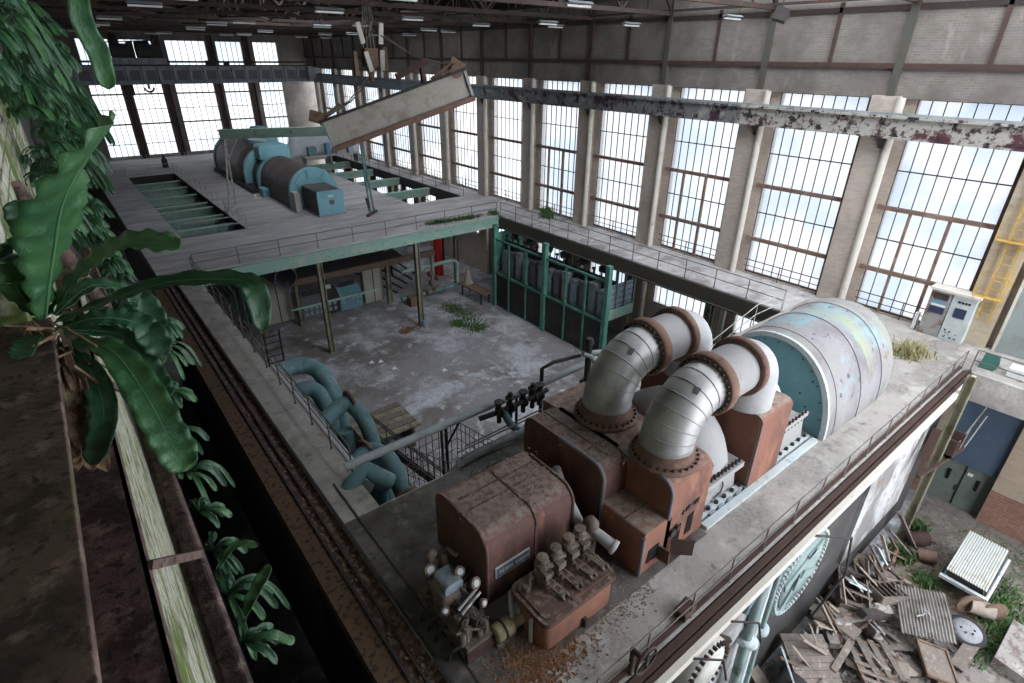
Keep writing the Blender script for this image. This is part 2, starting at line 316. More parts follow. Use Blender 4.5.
struct(MB().box(2.3, 3.25, -6, 11, FZ, -.5).build('wall_pit', m_black))  # narrow shaft's shade painted in as black
# machine foundation under the island: white-panelled front, dark back
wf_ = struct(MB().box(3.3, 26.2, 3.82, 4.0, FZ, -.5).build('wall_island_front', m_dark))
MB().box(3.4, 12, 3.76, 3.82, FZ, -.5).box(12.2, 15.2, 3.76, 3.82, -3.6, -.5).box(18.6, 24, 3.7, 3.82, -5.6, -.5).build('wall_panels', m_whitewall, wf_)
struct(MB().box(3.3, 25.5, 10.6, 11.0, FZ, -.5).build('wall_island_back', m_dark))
struct(MB().box(3.2, 26.2, 3.30, 3.46, -.30, -.06).build('trim_7', m_cream))
struct(MB().box(3.2, 26.2, 3.60, 3.78, -.3, 0).box(3.2, 26.2, 3.44, 3.56, -.2, -.06).build('trim_8', m_brown))
# mossy slab edge at the end of the opening
struct(MB().box(26.2, 26.42, -12, 3.5, -1.15, .02).build('trim_9', m_conc))
# deck edge beams
struct(MB().box(2.65, 26, 34.2, 34.4, -.78, -.12).box(2.65, 26, 34.08, 34.5, -.2, -.1).box(2.65, 26, 34.1, 34.4, -.82, -.74).build('beam', m_mint))
struct(MB().box(25.9, 26.08, 11.2, 34.2, -.85, -.06).box(25.8, 26.2, 11.2, 34.2, -.92, -.84).build('beam', m_green_col))
# beams crossing the two floor voids
for i, y in enumerate([45.2, 48.4, 51.6, 53.5, 57.5, 61.5, 65]):
    struct(MB().box(5.2, 9.3, y, y + .14, -1.0, -.3).box(5.2, 9.3, y - .18, y + .32, -.36, -.28).build('beam', m_mint))
for i, y in enumerate([47.3, 53.4, 59.5, 65.6]):
    struct(MB().box(22.3, 27.5, y, y + .16, -.95, -.25).box(22.3, 27.5, y - .2, y + .36, -.32, -.22).build('beam', m_mint))
struct(MB().box(22.1, 22.32, 41.6, 71, -.9, -.05).box(27.48, 27.7, 41.6, 71, -.9, -.05).build('beam', m_dark))
struct(MB().box(9.28, 9.45, 42, 68, -.9, -.02).box(5.05, 5.22, 42, 68, -.9, -.02).box(5.2, 9.3, 67.9, 68.1, -.9, -.02).build('beam', m_dark))

# ---- right wall: brick piers, spandrels, windows
up = MB(); lo = MB()
for k in range(-3, 12):
    y0, y1 = YK(k), YK(k + 1)
    top = min(y1, YF)
    lo.box(29.65, 30.1, y0 - .55, y0 + 1.3, FZ, 9.65)
    if k == -2 or k == -3: lo.box(29.6, 30.1, y0 + 1.3, y1 - .55, FZ, 9.65)
    else: lo.box(29.6, 30.1, y0 + 1.3, y1 - .55, -.9, .06).box(29.6, 30.1, y0 + 1.3, y1 - .55, FZ, -4.0)
    up.box(29.4, 30.1, y0 - .0, top, 9.56, ZT + .8)
struct(lo.build('wall_right', m_brickR)); struct(up.build('wall_right_upper', m_brickUp))
pane0 = {}
for k in range(-3, 12):
    y = YK(k)
    mt = m_brickYel if k == -1 else m_brickR
    p = struct(MB().box(29.2, 29.68, y, y + 1.15, FZ, 9.65).build('pillar', mt))
    if k != -1: MB().cyl((29.22, y - .05, FZ), (29.22, y - .05, 9.6), .17, n=14).build('corner_pipe', m_cream, p)
    MB().box(29.42, 29.66, y + 1.15, y + 1.32, 0, 9.6).build('jamb', m_brown, p)
    MB().box(29.24, 29.44, y + .32, y + .62, 9.0, ZT).build('upper_column', m_green_col if k < 3 else m_brown, p)
    MB().box(29.3, 29.42, y + 3.35, y + 3.5, 10.9, ZT).build('upper_post', m_brown, p)
struct(MB().box(29.25, 29.42, -8, YF, 10.72, 10.92).build('trim_10', m_brown))
struct(MB().box(29.3, 29.42, -8, YF, 12.9, 13.1).build('trim_11', m_truss))
nwin = 0
def right_window(y0, y1, z0, z1, thick, thin, nb=8, x=29.72, gm=None):
    """glazing bars, heavy transoms and one sheet of dirty glass"""
    global nwin; nwin += 1
    fr = MB()
    for i in range(nb + 1):
        y = y0 + (y1 - y0) * i / nb; w = .07 if i in (0, nb) else .032
        fr.box(x - .03, x + .03, y - w / 2, y + w / 2, z0, z1)
    for z in (z0 + .04, z1 - .04): fr.box(x - .04, x + .04, y0, y1, z - .04, z + .04)
    for z in thin: fr.box(x - .03, x + .03, y0, y1, z - .025, z + .025)
    w = struct(fr.build('window_%d' % nwin, m_mullion, at=(x, (y0 + y1) / 2, z0)))
    if thick:
        t = MB()
        for z in thick: t.box(x - .25, x - .05, y0 - .15, y1 + .25, z - .09, z + .09)
        t.build('transom', m_transom, w)
    MB().box(x + .035, x + .045, y0, y1, z0, z1).build('pane', gm or m_glass, w)
    return w
for k in range(-1, 11):
    y0, y1 = YK(k) + 1.32, YK(k + 1) - .55
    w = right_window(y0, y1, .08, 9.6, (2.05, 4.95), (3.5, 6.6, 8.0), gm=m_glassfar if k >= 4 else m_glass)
    if k in (-1, 1, 3):                     # odd heavier uprights seen in some bays
        MB().box(29.5, 29.66, y0 + 1.5, y0 + 1.62, .1, 4.95).box(29.5, 29.66, y0 + 3.05, y0 + 3.15, .1, 4.95).build('upright', m_transom, w)
    MB().box(29.42, 29.46, y0, y1, .85, .89).box(29.42, 29.46, y0, y1, .5, .53).box(29.42, 29.46, y0 + 2.1, y0 + 2.14, 0, .9).build('guard_rail', m_mullion, w)
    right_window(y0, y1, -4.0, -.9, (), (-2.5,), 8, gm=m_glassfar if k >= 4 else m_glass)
# ---- far wall
fw = [(5.1, 8.05), (9.0, 12.1), (13.45, 17.65), (18.75, 21.65), (23.0, 25.9)]
f = MB(); xs = [-.6] + [q for p in fw for q in p] + [30.1]
for i in range(0, len(xs), 2): f.box(xs[i], xs[i + 1], YF, YF + .5, FZ, ZT + 1)
for a, b in fw: f.box(a, b, YF, YF + .5, FZ, -.25).box(a, b, YF, YF + .5, 12.4, ZT + 1).box(a, b, YF, YF + .5, 9.3, 9.7)
struct(f.build('wall_far', m_brickUp))
struct(MB().box(2.65, 29.9, YF - .25, YF, 0, .35).build('baseboard_far', m_walk))
for i, (a, b) in enumerate(fw):
    for z0, z1, th in ((-.2, 9.3, (3.75, 6.9)), (9.7, 12.4, ())):
        nwin += 1; fr = MB(); nb = 6 if b - a > 3.5 else 5; y = YF + .12
        for j in range(nb + 1):
            x = a + (b - a) * j / nb; fr.box(x - .03, x + .03, y - .03, y + .03, z0, z1)
        for z in (z0, z1) + (() if z1 > 10 else (1.6, 5.3, 8.4)): fr.box(a, b, y - .03, y + .03, z - .035, z + .035)
        w = struct(fr.build('window_%d' % nwin, m_mullion, at=((a + b) / 2, y, z0)))
        if th:
            t = MB()
            for z in th: t.box(a - .1, b + .1, y - .2, y - .05, z - .08, z + .08)
            t.build('transom', m_transom, w)
        MB().box(a, b, y + .035, y + .045, z0, z1).build('pane', m_glassfar, w)
    if i < 4:
        x = b + .15
        struct(MB().box(x, x + .3, YF - .35, YF, 0, 13).build('pillar', m_brown))
        struct(MB().box(x + .45, x + .62, YF - .3, YF, 0, 13).build('pillar', m_brown))
# ---- left wall beside the camera
struct(MB().box(-.75, -.28, 2.95, 13, 3, 16).box(-1.2, -.75, -12, 3.2, 3, 16).build('wall_left', m_brickMoss))
struct(MB().box(-.7, 11, -12.2, -12, FZ, 17).build('wall_near_blocker', m_dark))  # unseen part wall, added to keep daylight off the left side
struct(MB().box(-.75, -.3, 13, YF, FZ, 16).box(-.75, -.3, -12, 13, FZ, 3).box(-1.2, -.75, -12, 3.2, FZ, 3).build('wall_left_lower', m_dark))
# ---- roof: decking, trusses, purlins (unseen openings added over near bays and far deck for light)
r = MB().box(-.7, 30.1, 20, 40, 16.9, 17.1).box(-.7, 30.1, 52, YF + .5, 16.9, 17.1).box(-.7, 14, 40, 52, 16.9, 17.1).box(20, 30.1, 40, 52, 16.9, 17.1).box(-.7, 19, -12, 20, 16.9, 17.1).box(28, 30.1, -12, 20, 16.9, 17.1)
struct(r.build('ceiling', m_roof))
struct(MB().box(29.9, 30.1, -12, YF, ZT, 17).box(-.75, -.55, -12, YF, 15.9, 17).box(-.7, 30.1, YF, YF + .2, ZT, 17).build('wall_eaves', m_roof))
def truss(y, near):
    t = MB(); zb, zt = 13.25, 15.6
    t.box(-.5, 29.6, y - .12, y + .12, zb - .1, zb + .1).box(-.5, 29.6, y - .12, y + .12, zt - .1, zt + .1)
    n = 14
    for i in range(n):
        x0 = -.4 + 29.8 * i / n; x1 = -.4 + 29.8 * (i + 1) / n
        a, b = ((x0, y, zb), (x1, y, zt)) if i % 2 == 0 else ((x0, y, zt), (x1, y, zb))
        t.bar(a, b, .12); t.bar((x1, y, zb), (x1, y, zt), .09)
    o = t.build('roof_truss', m_truss, at=(14.5, y, zb)); struct(o)
for k in range(0, 12): truss(YK(k) + .5, k)
rp_ = MB(); rq = random.Random(6)
for i in range(46):
    x = rq.uniform(0, 29); y = rq.uniform(24, 78); z = rq.uniform(13.4, 15.4)
    if i % 2: rp_.bar((x, y, z), (x + rq.uniform(-6, 6), y + rq.uniform(-1, 1), z + rq.uniform(-.4, .4)), .09)
    else: rp_.bar((x, y, z), (x + rq.uniform(-1, 1), y + rq.uniform(4, 12), z), .1)
struct(rp_.build('roof_pipes', m_flange))
pu = MB()
for i in range(9):
    x = 1 + i * 3.5
    pu.box(x - .07, x + .07, -10, YF, 15.72, 15.95)
    if i % 2 == 0: pu.box(x - .06, x + .06, 8, YF, 13.3, 13.42)
    for k in range(3, 11):
        pu.bar((x, YK(k) + .5, 13.3), (x + (3.5 if i % 2 else -3.5) * (1 if 0 < i < 8 else 0), YK(k + 1) + .5, 13.3), .08)
struct(pu.build('roof_purlins', m_truss))

# ---- end of the opening at basement level: brick, doorway, blue sheeting
struct(MB().box(28.2, 28.7, 3.62, 3.8, FZ, -.5).box(28.2, 28.7, 3.62, 11, FZ, -.5).build('wall_yard_end', m_dark))
struct(MB().box(28.05, 28.7, 3.6, 4.5, FZ, -4.6).build('wall_yard_brick', m_brickRed))
struct(MB().box(28.05, 28.7, 3.6, 4.5, -4.6, -.5).build('wall_yard_pier', m_brickTan))
struct(MB().box(28.35, 28.7, 1.45, 3.6, FZ, -5.05).build('door_1', m_greendoor))
d1 = bpy.data.objects['door_1']
MB().box(28.31, 28.36, 2.50, 2.53, FZ, -5.1).build('door_gap', m_black2, d1)
MB().box(28.31, 28.36, 2.98, 3.1, -6.2, -5.65).build('door_window', m_black2, d1)
MB().box(28.31, 28.36, 1.9, 2.02, -6.2, -5.65).build('door_window', m_black2, d1)
MB().box(28.3, 28.36, 2.52, 2.62, -6.6, -6.3).build('door_handle', m_bolt, d1)
MB().box(28.31, 28.36, 2.22, 2.42, -5.6, -5.45).build('door_notice', m_paper, d1)
struct(MB().prism([(28.2, -5.1), (28.45, -5.1), (28.45, -.6), (28.2, -.6)], 'y', 1.45, 3.6).build('wall_shutter', m_shutter))
struct(MB().box(28.0, 28.7, -12, 1.45, FZ, -5.6).build('wall_yard_base', m_brickRed))
struct(MB().box(28.02, 28.7, -12, 1.45, -5.6, -.5).build('wall_yard_upper', m_brickTan))
struct(MB().box(28.0, 28.3, 3.5, 3.64, -5.1, -.6).build('trim_12', m_cream))
# big grey door on the operating floor, past the ladder
struct(MB().box(29.25, 29.5, .2, 3.55, 0, 3.9).build('door_2', m_greydoor))
d2 = bpy.data.objects['door_2']
MB().box(29.2, 29.26, 3.5, 3.6, 0, 4.0).build('door_frame', m_cream, d2)
MB().box(29.2, 29.26, 1.9, 2.02, 1.0, 1.2).build('door_handle', m_bolt, d2)
MB().box(29.2, 29.3, -.2, 3.6, 3.9, 5.4).build('door_header', m_shutter, d2)

# ---- crane runway rail on the right wall, peeling paint
cr = MB()
cr.box(28.75, 29.05, -8, 17, 8.05, 8.85).box(28.6, 29.15, -8, 17, 8.82, 8.92).box(28.6, 29.15, -8, 17, 8.0, 8.08)
struct(cr.build('trim_13', m_cranerail))
cr = MB().box(28.75, 29.05, 17, 40, 8.05, 8.85).box(28.6, 29.15, 17, 40, 8.82, 8.92).box(28.6, 29.15, 17, 40, 8.0, 8.08)
struct(cr.build('trim_17', m_cranerailmid))
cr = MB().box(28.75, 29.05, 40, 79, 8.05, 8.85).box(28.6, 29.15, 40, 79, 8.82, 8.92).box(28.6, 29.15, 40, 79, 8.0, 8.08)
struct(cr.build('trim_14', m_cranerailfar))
struct(MB().box(28.8, 28.88, -8, 79, 8.92, 9.02).build('trim_15', m_bluegrey))
for k in range(-1, 11):
    struct(MB().prism([(28.9, 8.0), (29.2, 8.0), (29.2, 7.5)], 'y', YK(k) + .1, YK(k) + .3).build('trim_16', m_steeldk))

# ---- columns under the far deck
def column(x, y, zt, w=.34, mat=m_col):
    c = MB().box(x - w / 2, x + w / 2, y - .02, y + .02, FZ, zt).box(x - w / 2, x - w / 2 + .05, y - w / 2, y + w / 2, FZ, zt).box(x + w / 2 - .05, x + w / 2, y - w / 2, y + w / 2, FZ, zt)
    c.box(x - w * .7, x + w * .7, y - w * .7, y + w * .7, FZ, FZ + .06)
    return struct(c.build('pillar', mat))
for x in (4.6, 11.44, 18.55, 25.7): column(x, 34.3, -.8)
for x in (11.39, 18.8, 25.48, 8.4): column(x, 39.9, -.5, .36)
for y in (46, 53, 60, 67):
    for x in (9.6, 15.5, 21.9, 27.7): column(x, y, -.5, .4, m_brown)
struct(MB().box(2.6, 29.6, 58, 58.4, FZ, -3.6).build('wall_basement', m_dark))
for y in (14, 20, 26, 32):
    column(27.9, y + 2.2, -.45, .42, m_col)
# ================================================================== MACHINES ON THE ISLAND
# ---- front low-pressure cover
t = thing('turbine_cover', 'boxy rusted turbine cover with a blue nameplate, nearest the gauges', 'machine cover', (6.0, 7.7, 0))
prof = rrect(6.72, 8.75, .42, 2.2, .42, 7)
cv = MB().prism(prof, 'x', 4.75, 7.25).build('cover', m_rust, t, bevel=.06)
MB().box(4.85, 7.2, 6.86, 8.65, 0, .44).build('plinth', m_darkrust, t)
sm = MB().box(6.08, 6.14, 7.1, 8.4, 2.19, 2.225).box(6.08, 6.13, 6.70, 6.73, .5, 1.8)
sm.tube(arc((6.11, 7.14, 1.78), .43, PI, PI / 2, 8, 'yz'), .03, 6)
sm.box(4.95, 7.1, 7.62, 7.66, 2.19, 2.22).box(4.95, 7.1, 8.02, 8.06, 2.19, 2.22)
sm.build('seam_strip', m_darkrust, t)
for s in (4.74, 7.22):
    MB().tube([(s + .02, 6.72, .45), (s + .02, 6.72, 1.78)] + arc((s + .02, 7.14, 1.78), .42, PI, PI / 2, 8, 'yz') + [(s + .02, 8.3, 2.2)], .045, 8).build('rolled_edge', m_darkrust, t)
for x in (5.75, 6.25):
    MB().tube(arc((x, 8.55, 2.17), .13, 0, PI, 8, 'xz'), .02, 6).build('lifting_eye', m_steeldk, t)
pl = MB().box(4.96, 5.92, 6.685, 6.715, .93, 1.24).build('nameplate', m_plateedge, t)
MB().box(4.99, 5.89, 6.675, 6.69, .96, 1.21).build('plate_field', m_plate, pl)
lt = MB(); x = 5.07
for w, h in [(.05, .1), (.06, .1), (.03, .1), (.06, .1), (.05, .1), (.06, .1), (0, 0), (.06, .1), (.05, .1), (.06, .1), (.04, .1), (.06, .1), (.05, .1)]:
    if w: lt.box(x, x + w * .75, 6.668, 6.678, 1.035, 1.035 + h)
    x += w + .012 if w else .05
lt.build('lettering', m_letters, pl)

# ---- governor and oil gear with the gauges
t = thing('governor_gear', 'oily governor mechanism with white round gauges in front of the rusted cover', 'mechanism', (4.05, 6.8, 0))
MB().prism([(3.75, 6.02), (4.42, 6.02), (4.5, 7.9), (3.7, 7.9)], 'z', 0, .42).build('bedplate', m_oil, t, bevel=.03)
MB().box(3.72, 4.45, 5.98, 6.1, 0, .3).build('front_plate', m_brown, t, bevel=.02)
MB().lathe([(.02, 0), (.33, 0), (.36, .1), (.36, .55), (.2, .62), (.02, .62)], (3.75, 7.25, .78), (1, 0, 0), 18).build('drum', m_oil, t)
MB().prism(rrect(3.86, 4.3, .95, 1.22, .1, 4), 'y', 6.95, 7.45).build('cover_plate', m_steelblue, t, bevel=.02)
MB().cyl((4.0, 7.75, .4), (4.0, 7.75, 1.45), .13, .1, 14).cyl((4.0, 7.75, 1.45), (4.0, 7.75, 1.55), .15, .05, 14).build('pilot_valve', m_oil, t)
MB().cyl((4.28, 7.7, .4), (4.28, 7.7, 1.35), .12, .09, 14).tube([(4.28, 7.7, 1.3), (4.35, 7.6, 1.5), (4.42, 7.35, 1.45)], .05, 8).build('relay_cylinder', m_oil, t)
for i, (x, y, z, n) in enumerate([(3.88, 7.55, 1.2, (-.1, -1, .9)), (4.33, 7.1, 1.25, (.0, -1, .8)), (4.5, 6.75, 1.1, (.3, -1, .5)), (4.42, 6.35, .95, (.3, -1, .5)), (3.72, 6.75, .85, (-.2, -1, .7))]):
    d = V(n).normalized(); p = V((x, y, z)); r = (.12, .10, .11, .07, .07)[i]
    g = MB().cyl(p - d * .07, p, r + .02, r + .02, 18).tube([p - d * .06, p - d * .12 - V((0, 0, .2)), (x, y + .1, .4)], .022, 6).build('gauge', m_oil, t)
    MB().cyl(p, p + d * .01, r * .72, r * .72, 18).build('dial', m_gauge, g)
rnd = random.Random(3)
lv = MB()
for i in range(30):
    x, y = rnd.uniform(3.74, 4.45), rnd.uniform(6.12, 7.6); z = rnd.uniform(.42, .9)
    lv.cyl((x, y, .38), (x, y, z), rnd.uniform(.04, .09), None, 10)
    lv.bar((x, y, z), (x + rnd.uniform(-.3, .3), y + rnd.uniform(-.35, .35), z + rnd.uniform(-.05, .2)), .035)
lv.build('linkage', m_oil, t)
for y, x in ((6.25, 4.2), (6.42, 3.95)):
    MB().lathe([(.1, 0), (.13, .02), (.13, .05), (.1, .07), (.05, .03)], (x, y, .6), (.2, -1, .5), 16).build('valve_cap', m_steeldk, t)
for y in (6.5, 6.62):
    MB().cyl((3.95, y, .82), (4.5, y + .12, .95), .035, None, 10).build('bright_rod', m_alu, t)
pp = MB()
for i in range(5):
    y = 6.2 + i * .28; pp.tube([(3.74, y, .35), (3.55, y + .02, .38), (3.5, y + .1, .2), (3.48, y + .1, .02)], .04, 8)
pp.build('oil_pipes', m_steeldk, t)

# ---- oil pump motor lying in front of the cover
t = thing('oil_pump_motor', 'khaki cylindrical oil pump motor lying between gauges and valve chest', 'motor', (4.9, 6.02, 0))
MB().lathe([(.01, 0), (.17, 0), (.2, .04), (.2, .42), (.17, .46), (.01, .46)], (4.42, 6.02, .3), (1, 0, 0), 20).build('motor_body', m_khaki, t)
MB().lathe([(.2, 0), (.225, .01), (.225, .05), (.2, .06)], (4.6, 6.02, .3), (1, 0, 0), 20).build('band', m_steeldk, t)
MB().lathe([(.01, 0), (.13, 0), (.13, .3), (.19, .32), (.19, .40), (.12, .42), (.12, .62), (.01, .62)], (4.88, 6.0, .3), (1, 0, 0), 18).build('pump_end', m_khaki, t)
MB().box(4.4, 5.5, 5.88, 6.15, 0, .12).build('base_rail', m_oil, t)
MB().tube([(4.9, 6.02, .45), (4.95, 6.15, .7), (5.1, 6.35, .75), (5.3, 6.5, .5)], .05, 8).cyl((5.1, 6.1, .35), (5.1, 6.1, .62), .1, .08, 12).build('oil_line', m_greypaint, t)
tag(MB().box(5.02, 5.08, 5.55, 5.62, 0, .72).build('marker_post', m_bluewhite), 'short pale upright strip leaning by the valve chest corner', 'post')

# ---- valve chest with its row of valve actuators
t = thing('valve_chest', 'low rusted valve chest with four stubby valve actuators on top', 'valve chest', (6.15, 5.75, 0))
MB().prism(rrect(5.12, 7.13, 5.2, 6.32, .16, 5, (1, 1, 1, 1)), 'z', .04, .82).build('casing', m_rustlit, t)
MB().prism(rrect(5.06, 7.19, 5.14, 6.38, .18, 5, (1, 1, 1, 1)), 'z', .80, .92).build('top_rim', m_darkrust, t, bevel=.02)
MB().prism(rrect(5.16, 7.1, 5.24, 6.28, .12, 5, (1, 1, 1, 1)), 'z', .90, .95).build('top_plate', m_darkrust, t)
MB().box(5.9, 7.0, 5.26, 5.30, .93, 1.0).build('lip', m_darkrust, t)
for i, x in enumerate((5.72, 6.12, 6.55, 6.92)):
    y = 6.05 + .03 * i
    a = MB().cyl((x, y, .93), (x, y, 1.2), .14, .13, 16).lathe([(.13, 0), (.18, .0), (.18, .06), (.12, .07), (.12, .2), (.165, .21), (.165, .3), (.1, .32), (.1, .4), (.13, .41), (.13, .46), (.01, .47)], (x, y, 1.2), (0, 0, 1), 10).cyl((x - .05, y, 1.3), (x + .24, y - .06, 1.33), .07, None, 8).cyl((x, y, 1.08), (x - .05, y - .26, 1.08), .08, .06, 8).box(x - .1, x + .12, y - .24, y - .1, 1.2, 1.36).build('valve_actuator', m_oil, t, smooth=False)
    ln = MB()
    for q in (-.07, .07): ln.bar((x + q, y - .1, 1.12), (x + q + .12, 5.4, 1.0), .035); ln.bar((x + q + .12, 5.4, .95), (x + q + .1, 5.45, 1.02), .06)
    ln.bar((x - .1, 5.75, 1.06), (x + .16, 5.7, 1.06), .05); ln.cyl((x + .1, 5.5, .95), (x + .1, 5.5, 1.05), .07, None, 10)
    ln.build('linkage_rods', m_oil, a)
MB().tube([(5.4, 6.1, .95), (5.38, 6.1, 1.1), (5.5, 6.15, 1.16), (5.6, 6.15, 1.0)], .06, 8).cyl((5.3, 6.05, .95), (5.3, 6.05, 1.1), .08, None, 10).build('drain_elbow', m_oil, t)
MB().box(6.18, 6.26, 5.1, 5.2, .0, .25).build('foot_bracket', m_steeldk, t)
t = thing('pipe_valve', 'pale stop valve behind the valve chest, between the rusted covers', 'valve', (7.4, 6.25, 0))
MB().cyl((7.45, 6.3, 0), (7.45, 6.3, 1.0), .16, None, 14).lathe([(.16, 0), (.24, .02), (.24, .1), (.17, .12), (.2, .35), (.1, .5), (.01, .5)], (7.45, 6.3, 1.0), (0, 0, 1), 16).build('body', m_oil, t)
MB().cyl((7.45, 6.3, 1.2), (7.6, 5.75, 1.0), .12, .15, 14).lathe([(.15, 0), (.18, .02), (.18, .12), (.01, .14)], (7.6, 5.75, 1.0), (.27, -1, -.3), 14).build('bonnet', m_greypaint, t)
MB().tube([(7.45, 6.5, .9), (7.4, 6.9, 1.4), (7.5, 7.4, 1.7), (7.8, 7.9, 1.7)], .13, 10).build('branch', m_greypaint, t)
MB().tube([(7.2, 6.9, 0), (7.2, 6.95, 1.5), (7.45, 7.1, 1.75)], .09, 8).build('riser', m_oil, t)

# ---- stepped intermediate housing under the crossover pipes
t = thing('stepped_housing', 'stepped red-brown housing with open hatches, under the two silver pipes', 'machine cover', (9.4, 6.5, 0))
MB().prism(rrect(6.62, 9.6, 0, 2.35, .4, 7), 'x', 8.15, 9.15).build('rear_block', m_rust, t, bevel=.05)
MB().prism(rrect(8.15, 9.15, 0, 1.34, .1, 4), 'y', 5.28, 6.72).build('step', m_rustlit, t, bevel=.04)
MB().prism(rrect(5.28, 9.8, 0, 2.35, .35, 7, (0, 0, 0, 1)), 'x', 9.0, 10.62).build('front_block', m_rustlit, t, bevel=.05)
MB().box(8.6, 8.63, 6.95, 9.3, 2.345, 2.365).box(8.2, 9.1, 7.4, 7.43, 2.345, 2.365).build('seam_strip', m_darkrust, t)
MB().box(8.18, 9.1, 5.9, 5.93, 1.335, 1.355).build('step_seam', m_darkrust, t)
for x in (8.13, 8.98):
    y0 = 6.62 if x < 8.5 else 5.28; r = .4 if x < 8.5 else .35
    MB().tube([(x + .03, y0, 1.3 if x > 8.5 else .1), (x + .03, y0, 2.35 - r)] + arc((x + .03, y0 + r, 2.35 - r), r, PI, PI / 2, 8, 'yz') + [(x + .03, y0 + r + 1.2, 2.35)], .05, 8).build('rolled_edge', m_greyblue, t)
MB().tube([(8.15, 5.28, 0.05), (8.15, 5.28, 1.25)], .05, 8).build('corner_edge', m_greyblue, t)
for x0, x1, z0, z1 in ((8.36, 8.78, .28, .72), (9.32, 9.62, .3, .82), (9.84, 10.12, .28, .92)):
    MB().prism([(x0, z0), (x1, z0), (x1, z1), (x0 + .05, z1 - .04)], 'y', 5.265, 5.285).build('hatch_opening', m_black2, t)
MB().obox((9.35, 4.98, .42), (.55, .025, .5), (0, 0, -.75)).build('hatch_door', m_brown, t)
MB().obox((8.82, 5.12, .4), (.05, .3, .42), (0, 0, .12)).build('hatch_flap', m_darkrust, t)
MB().cyl((9.25, 5.27, .75), (9.25, 5.2, .75), .12, None, 12).cyl((9.4, 5.27, .85), (9.4, 5.18, .85), .08, None, 12).build('valve_stub', m_steeldk, t)
gf = MB(); gx = [9.6, 9.72, 9.84, 9.98, 10.12]
gf.bar((9.58, 5.27, 1.12), (9.64, 5.27, 1.25), .03, .03).bar((9.64, 5.27, 1.1), (9.6, 5.27, 1.2), .03, .03)
gf.bar((9.74, 5.27, 1.14), (9.74, 5.27, 1.28), .03, .03).bar((9.8, 5.27, 1.15), (9.82, 5.27, 1.3), .03, .03).bar((9.82, 5.27, 1.3), (9.9, 5.27, 1.27), .03, .03).bar((9.9, 5.27, 1.27), (9.84, 5.27, 1.22), .03, .03).bar((9.84, 5.27, 1.22), (9.92, 5.27, 1.14), .03, .03)
gf.bar((10.05, 5.27, 1.3), (9.98, 5.27, 1.23), .03, .03).bar((9.98, 5.27, 1.23), (10.06, 5.27, 1.16), .03, .03).bar((10.1, 5.27, 1.16), (10.13, 5.27, 1.32), .03, .03).bar((10.13, 5.27, 1.24), (10.2, 5.27, 1.24), .03, .03).bar((10.2, 5.27, 1.16), (10.22, 5.27, 1.32), .03, .03)
gf.build('painted_scrawl', m_bolt, t)

# ---- crossover pipes
def crossover(name, label, x0, y, x1, zr, R, R2, r, mat2, patch=False):
    t = thing(name, label, 'pipe', (x0, y, 2.4))
    # foot flanges on both housings
    for x in (x0,):
        MB().lathe([(r + .02, 0), (r + .22, 0), (r + .22, .1), (r + .05, .12), (r + .05, .36), (r, .38)], (x, y, 2.36), (0, 0, 1), 32).build('foot_flange', m_flange, t)
    b = MB()
    for i in range(28):
        a = 2 * PI * i / 28; b.cyl((x0 + (r + .14) * math.cos(a), y + (r + .14) * math.sin(a), 2.45), (x0 + (r + .14) * math.cos(a), y + (r + .14) * math.sin(a), 2.52), .035, None, 6)
    b.build('flange_bolts', m_bolt, t)
    xb = x0 + R; xe = x1 - R2
    # first bend, lobster-back sheet segments
    n = 7
    MB().tube([(x0, y, 2.42), (x0, y, zr - R)] + arc((xb, y, zr - R), R, PI, PI / 2, n)[1:] + [(xb + .12, y, zr)], r, 32, False).build('lower_bend', m_alu, t)
    sm = MB()
    for i in range(0, n + 1):
        a = PI - PI / 2 * i / n; c = V((xb + R * math.cos(a), y, zr - R + R * math.sin(a))); dr = V((math.sin(a), 0, -math.cos(a)))
        sm.lathe([(r, -.012), (r + .012, -.012), (r + .012, .012), (r, .012)], c, dr, 32)
    sm.lathe([(r, -.02), (r + .018, -.02), (r + .018, .02), (r, .02)], (x0, y, 2.8), (0, 0, 1), 32)
    sm.build('band_seams', m_greypaint, t)
    # flanged straight piece
    for fx, w in ((xb + .18, .16), (xe - .1, .12)):
        MB().lathe([(r + .0, -w), (r + .13, -w), (r + .16, -w + .03), (r + .16, w - .03), (r + .13, w), (r + .0, w)], (fx, y, zr), (1, 0, 0), 36).build('joint_flange', m_flange, t)
    b = MB()
    for i in range(30):
        a = 2 * PI * i / 30; yy, zz = y + (r + .07) * math.cos(a), zr + (r + .07) * math.sin(a)
        b.cyl((xb - .06, yy, zz), (xb + .06, yy, zz), .035, None, 6)
    b.build('joint_bolts', m_bolt, t)
    MB().tube([(xb + .3, y, zr), (xe - .2, y, zr)], r + .02, 32, False).build('straight_run', m_greypaint, t)
    MB().tube([(xe, y, zr)] + arc((xe, y, zr - R2), R2, PI / 2, 0, 10)[1:] + [(x1, y, 2.5)], r + .03, 32, False).build('upper_bend', mat2, t)
    MB().obox((x0 + R * .3, y - r * .55, zr - R * .12 + r * .75), (.16, .1, .06), (.4, -.7, 0)).build('inspection_tab', m_greyblue, t)
    return t
crossover('crossover_pipe', 'silver crossover pipe nearest the camera, landing on the orange-red casing', 9.72, 6.12, 13.3, 3.9, 1.15, .75, .645, m_whitewrap)
crossover('crossover_pipe', 'silver crossover pipe farther back, beside the green switchgear', 9.85, 8.2, 13.35, 4.0, 1.2, .75, .645, m_whitewrap)

